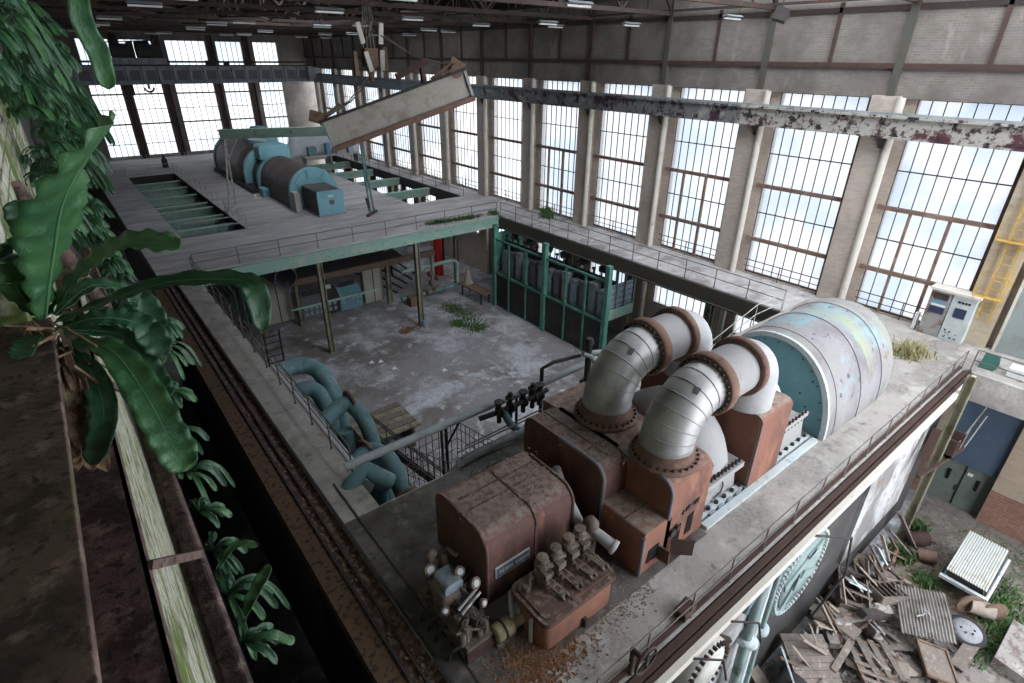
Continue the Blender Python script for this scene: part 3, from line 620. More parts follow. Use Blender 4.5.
# ---- grey high-pressure casing between the two housings
t = thing('turbine_casing', 'pale grey domed turbine casing with a bolted flange, below the near silver pipe', 'turbine casing', (11.7, 7.3, 0))
MB().lathe([(1.0, 0), (1.45, .05), (1.72, .3), (1.78, .8), (1.7, 1.3), (1.4, 1.7), (1.0, 1.8)], (10.75, 7.3, 1.0), (1, 0, 0), 36).build('dome', m_greypaint, t)
MB().box(10.72, 12.6, 5.42, 9.2, .98, 1.14).build('split_flange', m_greypaint, t)
b = MB()
for i in range(11): b.cyl((10.82 + i * .165, 5.52, .9), (10.82 + i * .165, 5.52, 1.27), .045, None, 8)
b.build('flange_bolts', m_bolt, t)
MB().prism([(10.8, 0), (12.75, 0), (12.5, 1.0), (10.85, 1.0)], 'y', 5.62, 8.9).build('pedestal', m_greypaint, t)
MB().cyl((11.1, 5.6, .2), (11.1, 5.5, .2), .09, None, 12).cyl((10.9, 5.6, .35), (10.9, 5.45, .35), .08, None, 12).build('drain_plug', m_bolt, t)
MB().tube([(11.6, 5.6, .75), (11.9, 5.58, .75), (12.0, 5.58, .5), (11.95, 5.58, .3), (11.6, 5.58, .25)], .02, 6).build('handle_rail', m_bolt, t)
MB().cyl((11.0, 5.62, 1.5), (11.05, 5.5, 1.75), .04, None, 8).box(11.0, 11.05, 5.5, 5.62, 1.4, 1.8).build('drain_cock', m_tealpipe, t)

# ---- orange-red exhaust casing
t = thing('exhaust_casing', 'tall orange-red casing in front of the teal-ended generator', 'machine cover', (13.7, 7.3, 0))
MB().prism(rrect(5.32, 9.4, 0, 2.5, .22, 6), 'x', 12.9, 14.5).build('casing', m_rustlit, t, bevel=.12, seg=3)
MB().tube([(12.96, 5.38, .06), (12.96, 5.38, 2.26)] + arc((12.96, 5.56, 2.26), .18, PI, PI / 2, 6, 'yz'), .07, 8).build('worn_edge', m_greyblue, t)
# ---- bearing pedestal
t = thing('bearing_pedestal', 'white tapered bearing pedestal between orange casing and teal generator end', 'bearing', (15.6, 6.6, 0))
MB().prism([(14.6, 0), (16.5, 0), (16.2, 1.1), (14.9, 1.1)], 'y', 5.55, 8.9).build('pedestal', m_greypaint, t, bevel=.05)
MB().lathe([(.3, 0), (.9, 0), (1.0, .2), (1.0, 1.2), (.9, 1.4), (.3, 1.4)], (14.8, 7.2, 1.1), (1, 0, 0), 28).build('bearing_cap', m_bluewhite, t)
MB().box(14.7, 16.4, 5.5, 5.62, 1.02, 1.16).build('cap_flange', m_greypaint, t)
b = MB()
for i in range(8): b.cyl((14.85 + i * .2, 5.54, .95), (14.85 + i * .2, 5.54, 1.26), .04, None, 8)
b.build('flange_bolts', m_bolt, t)
# ---- long bedplate edge
t = thing('bedplate', 'white-edged bedplate strip along the foot of the turbine casings', 'bedplate', (13.7, 5.2, 0))
MB().box(10.7, 16.8, 5.12, 5.32, 0, .10).box(10.7, 16.8, 5.4, 5.6, 0, .12).build('edge_rail', m_bluewhite, t)
b = MB()
for i in range(16): b.cyl((10.9 + i * .38, 5.5, .1), (10.9 + i * .38, 5.5, .2), .06, None, 8)
b.build('anchor_nuts', m_bolt, t)
tg = MB()
for i in range(9): tg.box(11.15 + i * .42, 11.4 + i * .42, 5.34, 5.38, .02, .14)
tg.build('shims', m_steelblue, t)

# ---- generator: half-ellipse hood with a teal end shield
t = thing('generator_hood', 'big weathered white generator hood with a flat teal end', 'generator', (19.9, 7.2, 0))
def hood(x, hw, h, n=28, e=2.15):
    out = []
    for i in range(n + 1):
        a = PI * i / n; c, s_ = math.cos(a), math.sin(a)
        out.append(V((x, 7.2 - hw * math.copysign(abs(c) ** (2 / e), c), h * abs(s_) ** (2 / e))))
    return out
g = MB(); secs = [(17.14, 2.15, 3.0), (18.4, 2.16, 3.02), (19.6, 2.18, 3.03), (20.9, 2.18, 3.0), (22.0, 2.15, 2.95), (22.45, 2.05, 2.8), (22.75, 1.8, 2.5)]
rows = [hood(*s_) for s_ in secs]; n = len(rows[0])
g.add([p for r_ in rows for p in r_], [(j * n + i, j * n + i + 1, (j + 1) * n + i + 1, (j + 1) * n + i) for j in range(len(rows) - 1) for i in range(n - 1)], True)
g.add(rows[-1], [tuple(range(n))])
g.build('hood', m_gen, t)
e = MB(); a0, b0 = hood(17.02, 2.15, 3.0), hood(17.14, 2.15, 3.0); ins = hood(17.02, 1.98, 2.84)
e.add(a0 + b0, [(i, i + 1, n + i + 1, n + i) for i in range(n - 1)], True).add(a0 + ins, [(i + 1, i, n + i, n + i + 1) for i in range(n - 1)])
e.build('rim', m_bluewhite, t)
e = MB(); s0, s1 = hood(17.02, 1.98, 2.84), hood(17.08, 1.98, 2.84)
e.add(s1, [tuple(reversed(range(n)))]); e.build('end_shield', m_teal, t)
e = MB()
for x, hw, h in ((17.55, 2.165, 3.012), (19.3, 2.185, 3.04), (21.0, 2.19, 3.015)):
    p = hood(x, hw + .008, h + .008); e.tube(p, .009 if x < 18 else .012, 5)
e.build('seam', m_greyblue, t)
b = MB(); rn = random.Random(11)
for i in range(14):
    q = hood(17.02, 1.9, 2.74)[i * 2]; b.cyl(q, q - V((.04, 0, 0)), .025, None, 6)
for i in range(12): y, z = rn.uniform(5.6, 8.6), rn.uniform(.3, 2.2); b.cyl((17.07, y, z), (17.04, y, z), .03, None, 6)
b.build('shield_bolts', m_bolt, t)

# ---- leaf litter and dust on the island (nobody could count it)
rn = random.Random(5)
def litter(name, mat, label, cat, spots, n, s0, s1):
    b = MB()
    for i in range(n):
        cx, cy, rx, ry, z = rn.choice(spots)
        x, y = rn.gauss(cx, rx), rn.gauss(cy, ry); s_ = rn.uniform(s0, s1)
        b.obox((x, y, z + s_ * .2), (s_, s_ * rn.uniform(.4, .8), .008), (rn.uniform(-.5, .5), rn.uniform(-.5, .5), rn.uniform(0, 6.3)))
    return tag(b.build(name, mat, at=(spots[0][0], spots[0][1], spots[0][4])), label, cat, kind='stuff')
litter('leaf_litter', m_litter, 'orange fallen leaves on the deck in front of the valve chest', 'leaves', [(4.95, 5.35, .35, .3, .0), (4.6, 5.2, .45, .45, .0), (5.0, 5.0, .5, .25, .0)], 1700, .025, .075)
litter('rust_flakes', m_flake, 'pale flakes scattered along the foot of the rusted covers', 'flakes', [(7.6, 5.6, .35, .5, 0), (7.5, 5.0, .5, .25, 0), (4.3, 5.0, .8, .4, 0), (6.2, 4.85, .7, .2, 0)], 600, .02, .06)
litter('roof_flakes', m_flake, 'light flakes lying on the tops of the rusted covers', 'flakes', [(5.6, 7.7, .5, .4, 2.22), (6.7, 7.8, .3, .4, 2.22), (8.7, 7.5, .2, .5, 2.36), (8.65, 6.1, .22, .25, 1.36)], 800, .012, .042)
litter('gutter_leaves', m_deadleaf, 'dry leaves caught in the gutter beside the rail strip', 'leaves', [(2.95, 6.5, .16, 1.5, -.1), (2.95, 10, .16, 2, -.1), (2.95, 15, .16, 3, -.1)], 260, .05, .13)
# ================================================================== RAILINGS
def railing(label, pts, h=1.05, step=2.0, mat=m_railing, mids=(.5,), r=.022, group=None):
    pts = [V(p) for p in pts]
    t = thing('guard_railing', label, 'railing', pts[0], group)
    for z in (1.0,) + tuple(mids):
        MB().tube([p + V((0, 0, h * z)) for p in pts], r, 6).build('rail', mat, t)
    for i in range(len(pts) - 1):
        a, b = pts[i], pts[i + 1]; n = max(1, round((b - a).length / step))
        for j in range(n + (1 if i == len(pts) - 2 else 0)):
            p = a.lerp(b, j / n)
            MB().cyl(p, p + V((0, 0, h)), r * 1.15, None, 6).cyl(p, p + V((0, 0, .03)), r * 2.2, None, 6).build('post', mat, t)
    return t
railing('thin steel railing along the inner edge of the window walkway', [(26.06, 34.2, 0), (26.06, 11.3, 0)], 1.05, 1.95)
railing('thin steel railing along the front edge of the far deck', [(4.5, 34.55, 0), (26.0, 34.55, 0)], 1.0, 2.3)
railing('pale railing around the left floor opening of the far deck', [(5.2, 41.9, 0), (9.4, 41.9, 0), (9.4, 68.1, 0), (5.2, 68.1, 0)], 1.0, 2.0, m_railwhite)
railing('low railing beside the right floor opening, along the windows', [(27.6, 41.6, 0), (27.6, 70, 0)], 1.0, 2.3)
railing('pale railing leading from the walkway corner behind the generator', [(25.9, 11.25, 0), (23.4, 11.25, 0), (20.0, 11.3, -.9)], 1.0, 1.7, m_railwhite)
railing('rusty railing along the edge above the junk yard', [(5.2, 3.86, 0), (26.3, 3.86, 0)], .8, 1.5, m_railing, (.5,), .017)
railing('dark railing along the concrete strip beside the teal pipes', [(4.3, 12.8, 0), (4.3, 33.8, 0)], 1.1, 1.6, m_railing, (.66, .33), .022)
railing('thin railing at the end of the opening by the white bench', [(26.45, 3.6, 0), (26.45, -6, 0)], .9, 2.0, m_railing)

# ================================================================== CRANE AND HANGING GEAR
t = thing('bridge_crane', 'blue-grey bridge crane spanning the hall before the far windows', 'crane', (14.5, 76.5, 8.1))
MB().box(.3, 28.4, 76.2, 76.5, 8.15, 9.75).box(.3, 28.4, 75.95, 76.75, 9.68, 9.82).box(.3, 28.4, 75.95, 76.75, 8.05, 8.2).build('front_girder', m_bluegrey, t)
for i in range(19): x = .9 + i * 1.5; MB().box(x, x + .12, 75.98, 76.2, 8.2, 9.7).build('stiffener', m_bluegrey, t)
for i in range(18): x = 1.25 + i * 1.5; MB().box(x, x + .95, 76.17, 76.2, 8.45, 9.4).build('web_panel', m_greyblue, t)
MB().box(.3, 28.4, 78.4, 78.7, 8.15, 9.75).build('rear_girder', m_dark, t)
MB().box(.1, .9, 75.4, 79.2, 8.5, 9.6).build('end_carriage', m_bluegrey, t)
MB().prism([(27.6, 8.2), (29.0, 8.9), (29.0, 9.6), (27.6, 9.75)], 'y', 75.3, 79.2).build('end_carriage', m_bluegrey, t)
MB().box(.3, 28.4, 75.9, 76.0, 10.15, 10.35).box(.3, 28.4, 75.5, 76.2, 9.82, 9.95).build('walkway', m_dark, t)
tr = MB().box(6.6, 12.2, 75.9, 79, 9.9, 10.5).cyl((7.6, 76.2, 11.2), (9.2, 76.2, 11.2), .75, None, 16).cyl((9.9, 76.4, 11.3), (11.2, 76.4, 11.3), .9, None, 16).box(11.2, 12.2, 75.9, 77.5, 10.4, 11.9)
tr.box(7.0, 7.4, 76, 78, 10.4, 12.0).box(9.3, 9.7, 76, 78, 10.4, 12.2).bar((6.6, 76, 12), (12.2, 76, 12.3), .1)
tr.build('trolley', m_dark, t)
MB().box(5.6, 12.4, 75.4, 75.6, 10.0, 10.6).build('trolley_platform', m_bluegrey, t)
MB().tube(arc((10.2, 76.3, 7.75), .45, PI, 2 * PI, 8) , .1, 6).cyl((10.2, 76.3, 7.6), (10.2, 76.3, 8.2), .12, None, 8).cyl((8.6, 76.3, 7.0), (8.6, 76.3, 8.1), .16, None, 8).build('hook', m_brown, t)
MB().box(17, 17.3, 76, 76.2, 9.95, 10.4).box(18.2, 18.8, 76, 76.3, 9.95, 10.35).box(16.3, 16.9, 76, 76.3, 9.95, 10.4).build('control_box', m_steeldk, t)

# lifting beam hanging askew from the hook block
A, B = V((11.1, 28.9, 7.45)), V((17.5, 25.5, 9.85)); D = (B - A).normalized()
side = D.cross(V((0, 0, 1))).normalized(); upv = side.cross(D)
t = thing('lifting_beam', 'long peeling grey lifting beam hanging askew on ropes', 'lifting beam', A)
def lb(p, q, w, h, mb): return mb.obox((p + q) / 2, ((q - p).length, w, h), Matrix((D, -side, upv)).transposed())
web = MB(); lb(A, B, .42, 1.25, web); web.build('web', m_beam, t)
fl = MB(); lb(A - upv * .72, B - upv * .72, .8, .24, fl); fl.build('bottom_flange', m_flange, t)
fl = MB(); lb(A + upv * .66, B + upv * .66, .8, .1, fl); fl.build('top_flange', m_steeldk, t)
st = MB()
for s_ in (A + D * .1, B - D * .1): lb(s_ - D * .05, s_ + D * .05, .7, 1.25, st)
st.build('end_plate', m_greypaint, t)
br = MB()
br.cyl(B + upv * .7 - side * .3 - D * .5, B + upv * .7 + side * .3 - D * .5, .32, None, 14).bar(B + upv * .7 - D * 1.8, B + upv * 1.1 - D * .4, .2).bar(B + upv * .75, B + upv * 1.3 - D * .5, .25)
br.bar(A + upv * .7 + D * .2, A + upv * 1.1 - D * .4, .5).bar(A + upv * .8 + D * .2, A + upv * 1.1 + D * 1.2, .16)
br.build('shackle', m_woodbr, t)
tag(MB().bar(B + upv * 1.35 - D * 3.4, B + upv * 1.6 - D * 1.7, .5, .3).bar(B + upv * .6 - D * 2.2, B + upv * 1.5 - D * 2.0, .2).build('rope_socket', m_brown), 'small brown fitting hanging above the lifting beam', 'fitting')
HK = V((13.95, 29.2, 11.0))
t = thing('hook_block', 'rusty hook block with white sheave guards hanging on wire ropes', 'hook', HK)
MB().box(HK.x - .35, HK.x + .35, HK.y - .25, HK.y + .25, HK.z - .5, HK.z + .35).box(HK.x - .9, HK.x - .7, HK.y - .1, HK.y + .1, HK.z - .9, HK.z + .2).box(HK.x + .7, HK.x + .95, HK.y - .1, HK.y + .1, HK.z - .7, HK.z + .4).cyl(HK - V((0, 0, .4)), HK - V((0, 0, 1.2)), .25, .1, 10).build('block_body', m_woodbr, t)
for x, z, tilt in ((-.55, 1.0, .22), (.55, 1.0, -.12), (-.25, -.25, .25), (.5, -.2, -.08)):
    MB().obox(HK + V((x, -.35, z)), (.26, .1, .95), (0, -tilt, 0)).build('sheave_guard', m_cream, t, bevel=.04)
rp = MB()
for x in (-.3, -.1, .1, .3): rp.tube([HK + V((x, 0, .3)), HK + V((x * .4, 0, 2.6)), (HK.x + x * .6, HK.y, 15.5)], .035, 5)
rp.tube([HK + V((-.1, -.2, .8)), HK + V((.25, -.2, 1.6)), HK + V((0, -.2, 2.6))], .03, 5)
rp.build('hoist_ropes', m_rope, t)
t = thing('rope_sling', 'pair of wire slings from the hook block down to the beam', 'sling', HK - V((0, 0, .9)))
E1, E2 = A + upv * .75, B + upv * .9 - D * .4
for q in (-.12, .12):
    s_ = V((q, 0, 0)); s0 = HK - V((0, 0, .9)) + s_
    MB().tube([s0, s0.lerp(E1, .45) - V((0, 0, .3)), E1 + s_], .035, 5).build('sling_leg', m_rope, t)
    MB().tube([HK + V((.3, 0, 1.2)) + s_, (HK + V((.3, 0, 1.2))).lerp(E2, .5) - V((0, 0, .4)), E2 + s_], .03, 5).build('sling_leg', m_rope, t)

# portal gantry on the far deck
t = thing('portal_gantry', 'teal portal gantry straddling the far turbine', 'gantry', (14, 45, 0))
GL, GR = V((9.9, 46.6, 5.85)), V((18.6, 41.2, 6.1))
b = MB().bar(GL, GR, .28, .5); b.build('top_beam', m_mint, t)
MB().bar(GL - V((0, 0, .28)) , GR - V((0, 0, .28)), .5, .08).bar(GL + V((0, 0, .28)), GR + V((0, 0, .28)), .5, .08).build('beam_flange', m_mint, t)
for f in ((9.55, 47.3, 0), (10.5, 49.2, 0)): MB().bar(f, GL + V((.25, -.2, 0)), .13).build('leg', m_railwhite, t)
MB().bar((9.4, 47.2, .08), (10.7, 49.5, .08), .16).bar((9.75, 47.5, 1.2), (10.3, 48.6, 1.2), .08).bar((9.8, 47.2, 3.3), GL.lerp(GR, .13), .1).build('leg_brace', m_railwhite, t)
for f in ((18.0, 40.2, 0), (18.6, 40.8, 0)): MB().bar(f, GR - V((.3, -.2, 0)), .12).build('leg', m_tealpipe, t)
MB().bar((17.6, 39.9, .06), (18.9, 41.0, .06), .2).bar((18.1, 40.3, 0), (17.9, 40.4, 1.3), .18).build('foot', m_brown, t)
MB().bar((11.5, 46, 5.5), (15.2, 54.5, 4.2), .2).build('trolley_strut', m_greypaint, t)

# ================================================================== FAR TURBINE SET
t = thing('turbine_generator', 'brown turbine generator with teal rings and a teal box end on the far deck', 'turbine', (15.6, 53, 0))
cx = 15.7
def half(y0, y1, r, zc, mat, name, n=22, sub=None):
    prof = [(cx - r, 0.02)] + [(cx + r * math.cos(PI - PI * i / n), zc + r * math.sin(PI - PI * i / n)) for i in range(n + 1)] + [(cx + r, 0.02)]
    return MB().prism(prof, 'y', y0, y1, True).build(name, mat, sub or t, smooth=False)
half(45.7, 53.2, 1.85, 1.15, m_brownmach, 'generator_body'); half(45.35, 45.75, 1.95, 1.15, m_teal2, 'end_ring')
er = MB()
for a in (.25, .5, .75):
    q = V((cx + 1.45 * math.cos(PI * a), 45.28, 1.15 + 1.45 * math.sin(PI * a)))
    er.obox(q, (.8, .12, .62), (0, -(PI * a - PI / 2), 0))
er.build('vent_cover', m_teal2, t, bevel=.03)
er = MB()
er.prism([(cx - .85, .02), (cx - .85, 1.3), (cx - .6, 1.75), (cx + .6, 1.75), (cx + .85, 1.3), (cx + .85, .02)], 'y', 45.1, 45.34); er.build('collar_recess', m_greyblue, t)
MB().prism(rrect(14.7, 16.72, 0.05, 1.85, .12, 4), 'y', 42.1, 45.3).build('exciter_box', m_brownmach, t)
MB().prism(rrect(14.68, 16.74, 0.05, 1.87, .14, 4), 'y', 42.0, 42.12).build('exciter_end', m_teal2, t)
MB().cyl((15.75, 42.0, 1.0), (15.75, 41.93, 1.0), .2, None, 16).build('end_plug', m_greyblue, t)
MB().box(15.5, 15.9, 41.97, 42.0, 1.4, 1.55).build('end_tag', m_paper, t)
MB().box(14.6, 16.85, 41.9, 45.3, 0, .1).build('exciter_base', m_greypaint, t)
MB().box(13.75, 14.2, 44.4, 45.2, 0, 1.5).build('brush_housing', m_beige, t, bevel=.03)
for y0, r, w, mt in ((53.3, 2.1, .5, m_teal2), (54.9, 1.7, 1.6, m_brownmach), (56.4, 2.35, .6, m_teal2), (58.4, 2.5, 8.2, m_brownmach)):
    half(y0, y0 + w, r, .9 if r < 2.2 else 1.1, mt, 'casing_ring' if mt is m_teal2 else 'casing')
half(53.8, 58.4, 1.5, .95, m_brownmach, 'shaft_casing'); half(66.6, 67.0, 2.6, 1.1, m_teal, 'casing_ring')
MB().prism(rrect(14.6, 17.3, 2.5, 3.75, .4, 6), 'y', 55.0, 56.8).build('saddle_hood', m_teal2, t)
MB().cyl((16.2, 59.5, 3.2), (16.2, 59.5, 4.6), 1.5, None, 24).cyl((16.2, 59.5, 4.6), (16.2, 59.5, 4.9), .9, .8, 20).build('steam_inlet', m_teal, t)
MB().box(12.95, 18.4, 53.2, 67, 0, .35).build('bedplate', m_steeldk, t)
MB().box(13.3, 14.5, 51.2, 52.4, 0, .7).build('oil_box', m_teal2, t, bevel=.04)
tag(MB().box(12.6, 12.85, 51.6, 51.8, 0, .25).build('paint_tin', m_paper), 'tiny white tin on the deck beside the far turbine', 'tin')
tag(MB().box(9.0, 9.5, 72, 72.5, 0, .9).cyl((9.25, 72.2, .9), (9.25, 72.2, 1.3), .15, None, 10).build('valve_pillar', m_steeldk), 'small dark pillar standing before the far windows', 'pillar valve')
# clutter at the far right end
tp = MB().sheet((21.0, 66, 3.6), (8, -1, 0.2), (-.4, .2, -3.0), 10, 5, lambda u, v: .18 * math.sin(7 * u + 3 * v) + .5 * math.sin(PI * u), .03)
tag(tp.build('tarpaulin', m_tarp, smooth=True), 'white tarpaulin draped across the far corner of the deck', 'tarpaulin')
t = thing('workbench', 'pale blue workbench under the tarpaulin in the far corner', 'bench', (24, 64, 0))
MB().box(21.5, 28, 63.6, 65, .95, 1.05).build('bench_top', m_beige, t)
for x in (21.7, 24.5, 27.7): MB().box(x, x + .15, 63.7, 64.9, 0, .95).build('leg', m_bluegrey, t)
for i, (x, w, h, mt, la) in enumerate([(22.2, .9, .9, m_tealpipe, 'teal box at the left end of the far workbench'), (24.2, .5, 1.2, m_blue, 'tall blue can in the middle of the far workbench'), (25.4, 1.1, .5, m_greypaint, 'low pale box at the right of the far workbench'), (26.8, .6, .9, m_steelblue, 'blue-grey drum at the right end of the far workbench')]):
    o = MB().prism(rrect(x, x + w, 1.05, 1.05 + h, .08, 3), 'y', 63.9, 64.6).build('tool_box', mt); tag(o, la, 'box')

# ================================================================== BASEMENT
# switchgear cage: green steel frame, enclosed below, open bus cells above
t = thing('switchgear_cage', 'green steel switchgear cage standing under the window walkway', 'switchgear', (25.6, 28, FZ))
X0 = 25.45
for i, y in enumerate([34.1, 32.3, 30.2, 28.1, 25.9, 24.0, 22.05]):
    w = .17 if i in (0, 3, 6) else .07
    MB().box(X0 - w, X0 + w, y - w, y + w, FZ, -.6 if i in (0, 3, 6) else -1.7).build('post', m_mintdk, t)
MB().box(X0 - .05, X0 + .08, 22.05, 34.1, -1.8, -1.66).box(X0 - .05, X0 + .08, 22.05, 34.1, -4.62, -4.45).build('rail', m_mintdk, t)
MB().box(X0 + .02, X0 + .06, 22.2, 34.0, FZ + .05, -4.6).build('lower_sheeting', m_dark, t)
MB().box(X0 + .9, X0 + .95, 22.2, 34.0, -4.5, -1.9).build('back_partition', m_dark, t)
for i in range(13):
    y = 22.5 + i * .87; h = (1.9, 2.2, 2.0)[i % 3]
    MB().box(X0 + .25, X0 + .85, y, y + .58, -4.5, -4.5 + h).box(X0 + .2, X0 + .26, y + .1, y + .48, -4.2, -4.5 + h - .3).build('breaker_unit', (m_steelblue, m_bluegrey, m_greyblue)[i % 3], t, bevel=.02)
for i in range(16):
    y = 22.4 + i * .72; MB().cyl((X0 + .5, y, -2.0), (X0 + .5, y, -1.35), .09, .05, 8).cyl((X0 + .5, y, -1.4), (X0 + .5, y, -1.3), .14, None, 8).build('insulator', m_steeldk, t)
for i in range(6):
    y = 23.2 + i * 1.9; MB().obox((X0 + .9, y, -1.35), (.5, .7, .35), (0, 0, i * .5)).build('bus_terminal', m_dark, t)
MB().box(X0 - .1, 28.1, 21.95, 22.05, -4.45, -3.7).build('end_panel', m_mint, t)
MB().box(X0 + .1, 28.1, 21.98, 22.05, -3.62, -2.0).build('mesh_panel', m_steelblue, t)
for x in (26.2, 27.0, 27.9): MB().box(x, x + .06, 21.9, 22.06, -3.7, -1.0).build('post', m_mintdk, t)
for z in (-3.4, -3.0, -2.6, -2.2): MB().box(X0, 28.1, 21.93, 21.97, z, z + .03).build('rail', m_greyblue, t)
for z in (-1.0, -1.9, -2.8): MB().box(X0, 28.1, 34.0, 34.08, z, z + .06).build('rail', m_mintdk, t)
MB().box(25.6, 28.1, 33.9, 34.0, -4.4, -1.2).build('mesh_panel', m_mintdk, t)
# table and cone by the cage
t = thing('work_table', 'grey-brown work table beside the far corner of the switchgear cage', 'table', (24.6, 36.6, FZ))
MB().obox((24.9, 36.2, FZ + 1.0), (1.1, 3.6, .1), (0, 0, .05)).build('table_top', m_woodbr, t)
for x, y in ((24.5, 34.8), (25.3, 34.8), (24.5, 37.6), (25.3, 37.6)): MB().box(x, x + .1, y, y + .1, FZ, FZ + .96).build('leg', m_steeldk, t)
tag(MB().lathe([(.5, 0), (.4, .1), (.12, 1.1), (.02, 1.3)], (25.0, 37.4, FZ + 1.05), (0, 0, 1), 10).build('sack', m_woodlt), 'slumped pale sack on the far end of the work table', 'sack')
tag(MB().cyl((25.5, 43, -5.0), (25.5, 43, -3.4), .4, None, 14).lathe([(.4, 0), (.2, .2), (.05, .25)], (25.5, 43, -3.4), (0, 0, 1), 14).box(25.2, 25.8, 42.7, 43.3, FZ, -5.0).build('red_cylinder', m_red), 'bright red upright cylinder in the dark below the far deck', 'cylinder')
# pipe frame with valves
t = thing('valve_manifold', 'pale green pipe frame with dark valves between the basement columns', 'pipework', (22.2, 38.2, FZ))
MB().tube([(19.4, 38.6, FZ + 2.9), (24.4, 38.6, FZ + 2.9), (24.7, 38.6, FZ + 2.6), (24.7, 38.6, FZ + .5)], .16, 10).build('upper_pipe', m_mint, t)
MB().tube([(19.2, 38.6, FZ + .6), (24.7, 38.6, FZ + .6)], .17, 10).build('lower_pipe', m_tealpipe, t)
b = MB()
for x, z in ((21.6, .6), (22.3, .8), (22.0, 1.4), (22.6, 1.7), (21.9, 2.2)): b.cyl((x, 38.6, FZ + z), (x, 38.2, FZ + z + .15), .24, .15, 10)
b.tube([(22.1, 38.5, FZ + .6), (22.1, 38.5, FZ + 4.0)], .1, 8); b.build('valves', m_woodbr, t)
tag(MB().box(19.6, 20.6, 37.8, 38.6, FZ, FZ + .8).build('crate', m_woodbr, bevel=.02), 'small brown crate at the foot of the pipe frame', 'crate')
# mezzanine platform with dark deck and control desks beneath
t = thing('mezzanine_platform', 'low dark platform with a brown edge beam under the far deck', 'platform', (15.5, 41, FZ))
MB().prism([(38.2, -3.35), (45, -2.6), (45, -2.4), (38.2, -3.1)], 'x', 10.3, 19.5).build('platform_deck', m_dark, t)
MB().box(10.2, 22.3, 38.05, 38.25, -3.5, -3.05).build('edge_beam', m_woodbr, t)
MB().box(10.2, 17.2, 38.0, 38.1, -5.3, -5.15).build('lower_rail', m_mint, t)
tag(MB().box(17.0, 17.15, 38.9, 39.1, -2.2, -1.4).box(16.5, 17.6, 44.4, 44.6, -2.3, -1.2).build('notice_board', m_paper), 'small white panel above the dark basement platform', 'panel')
def locker(x, y, w, h, label):
    t = thing('steel_locker', label, 'locker', (x, y, FZ))
    MB().box(x, x + w, y, y + .6, FZ, FZ + h).build('body', m_beige, t, bevel=.02)
    n = 2
    for i in range(n):
        MB().box(x + .04 + w / n * i, x + w / n * (i + 1) - .04, y - .03, y, FZ + .08, FZ + h - .08).build('door', m_beige, t)
    MB().box(x + w / 2 - .04, x + w / 2 + .04, y - .04, y, FZ + .05, FZ + h).build('door_gap', m_steeldk, t)
    return t
locker(9.3, 41.4, 2.0, 3.9, 'pale beige double locker below the round duct end')
locker(17.0, 40.8, 1.7, 3.9, 'pale beige double locker at the right end of the control desks')
for i, (x, w, h, mt, la) in enumerate([(11.8, 1.6, 1.7, m_greyblue, 'grey control desk next to the left locker'), (13.7, 1.0, 1.9, m_dark, 'dark control desk in the middle of the row'), (14.8, 1.9, 1.8, m_teal, 'teal control desk next to the right locker')]):
    t = thing('control_desk', la, 'desk', (x, 41, FZ))
    MB().prism([(40.6, FZ), (41.8, FZ), (41.8, FZ + h), (41.2, FZ + h), (40.6, FZ + h - .6)], 'x', x, x + w).build('desk_body', mt, t, bevel=.02)
    k = MB()
    for j in range(int(w / .4)): k.box(x + .12 + j * .4, x + .36 + j * .4, 40.56, 40.62, FZ + .3, FZ + .6).box(x + .12 + j * .4, x + .36 + j * .4, 40.56, 40.62, FZ + .75, FZ + 1.0)
    k.build('instrument_panel', m_steelblue, t)
    MB().box(x + .3, x + w - .3, 41.2, 41.25, FZ + h, FZ + h + .35).build('paper_holder', m_paper if i == 1 else m_steeldk, t)
t = thing('round_duct', 'dark round duct with an open end under the far deck', 'duct', (10.1, 38, -2.4))
MB().tube([(9.0, 44, -1.9), (10.1, 37.4, -2.55)], .78, 24, False).tube([(9.0, 44, -1.9), (10.1, 37.4, -2.55)], .74, 24, False).lathe([(.74, 0), (.82, 0), (.82, .14), (.78, .15)], (10.1, 37.4, -2.55), (-.16, .98, .1), 24).build('duct_shell', m_greyblue, t)
MB().box(9.7, 9.85, 38, 38.1, -1.8, -.4).build('hanger', m_steeldk, t)
t = thing('pipe_bundle', 'group of thin teal pipes descending left of the beige locker', 'pipework', (8.6, 42, FZ))
for i in range(6): MB().tube([(7.3 + i * .28, 42 + i * .2, FZ), (7.3 + i * .28, 42 + i * .2, FZ + 2.6 + .2 * (i % 3)), (6.6 + i * .2, 44, FZ + 4.5)], .07, 6).build('pipe', m_tealpipe if i % 2 else m_steeldk, t)
t = thing('cable_rack', 'dark cable racking running back under the far deck', 'rack', (20, 45, FZ))
for i in range(5): MB().bar((19.8 + i * .5, 40.5, FZ + .4 + .3 * i), (17.5 + i * .9, 54, FZ + 1.0 + .4 * i), .12).build('rack_rail', m_steeldk, t)
MB().box(19, 26, 50, 50.5, FZ, -2.5).build('rear_panel', m_bluegrey, t)
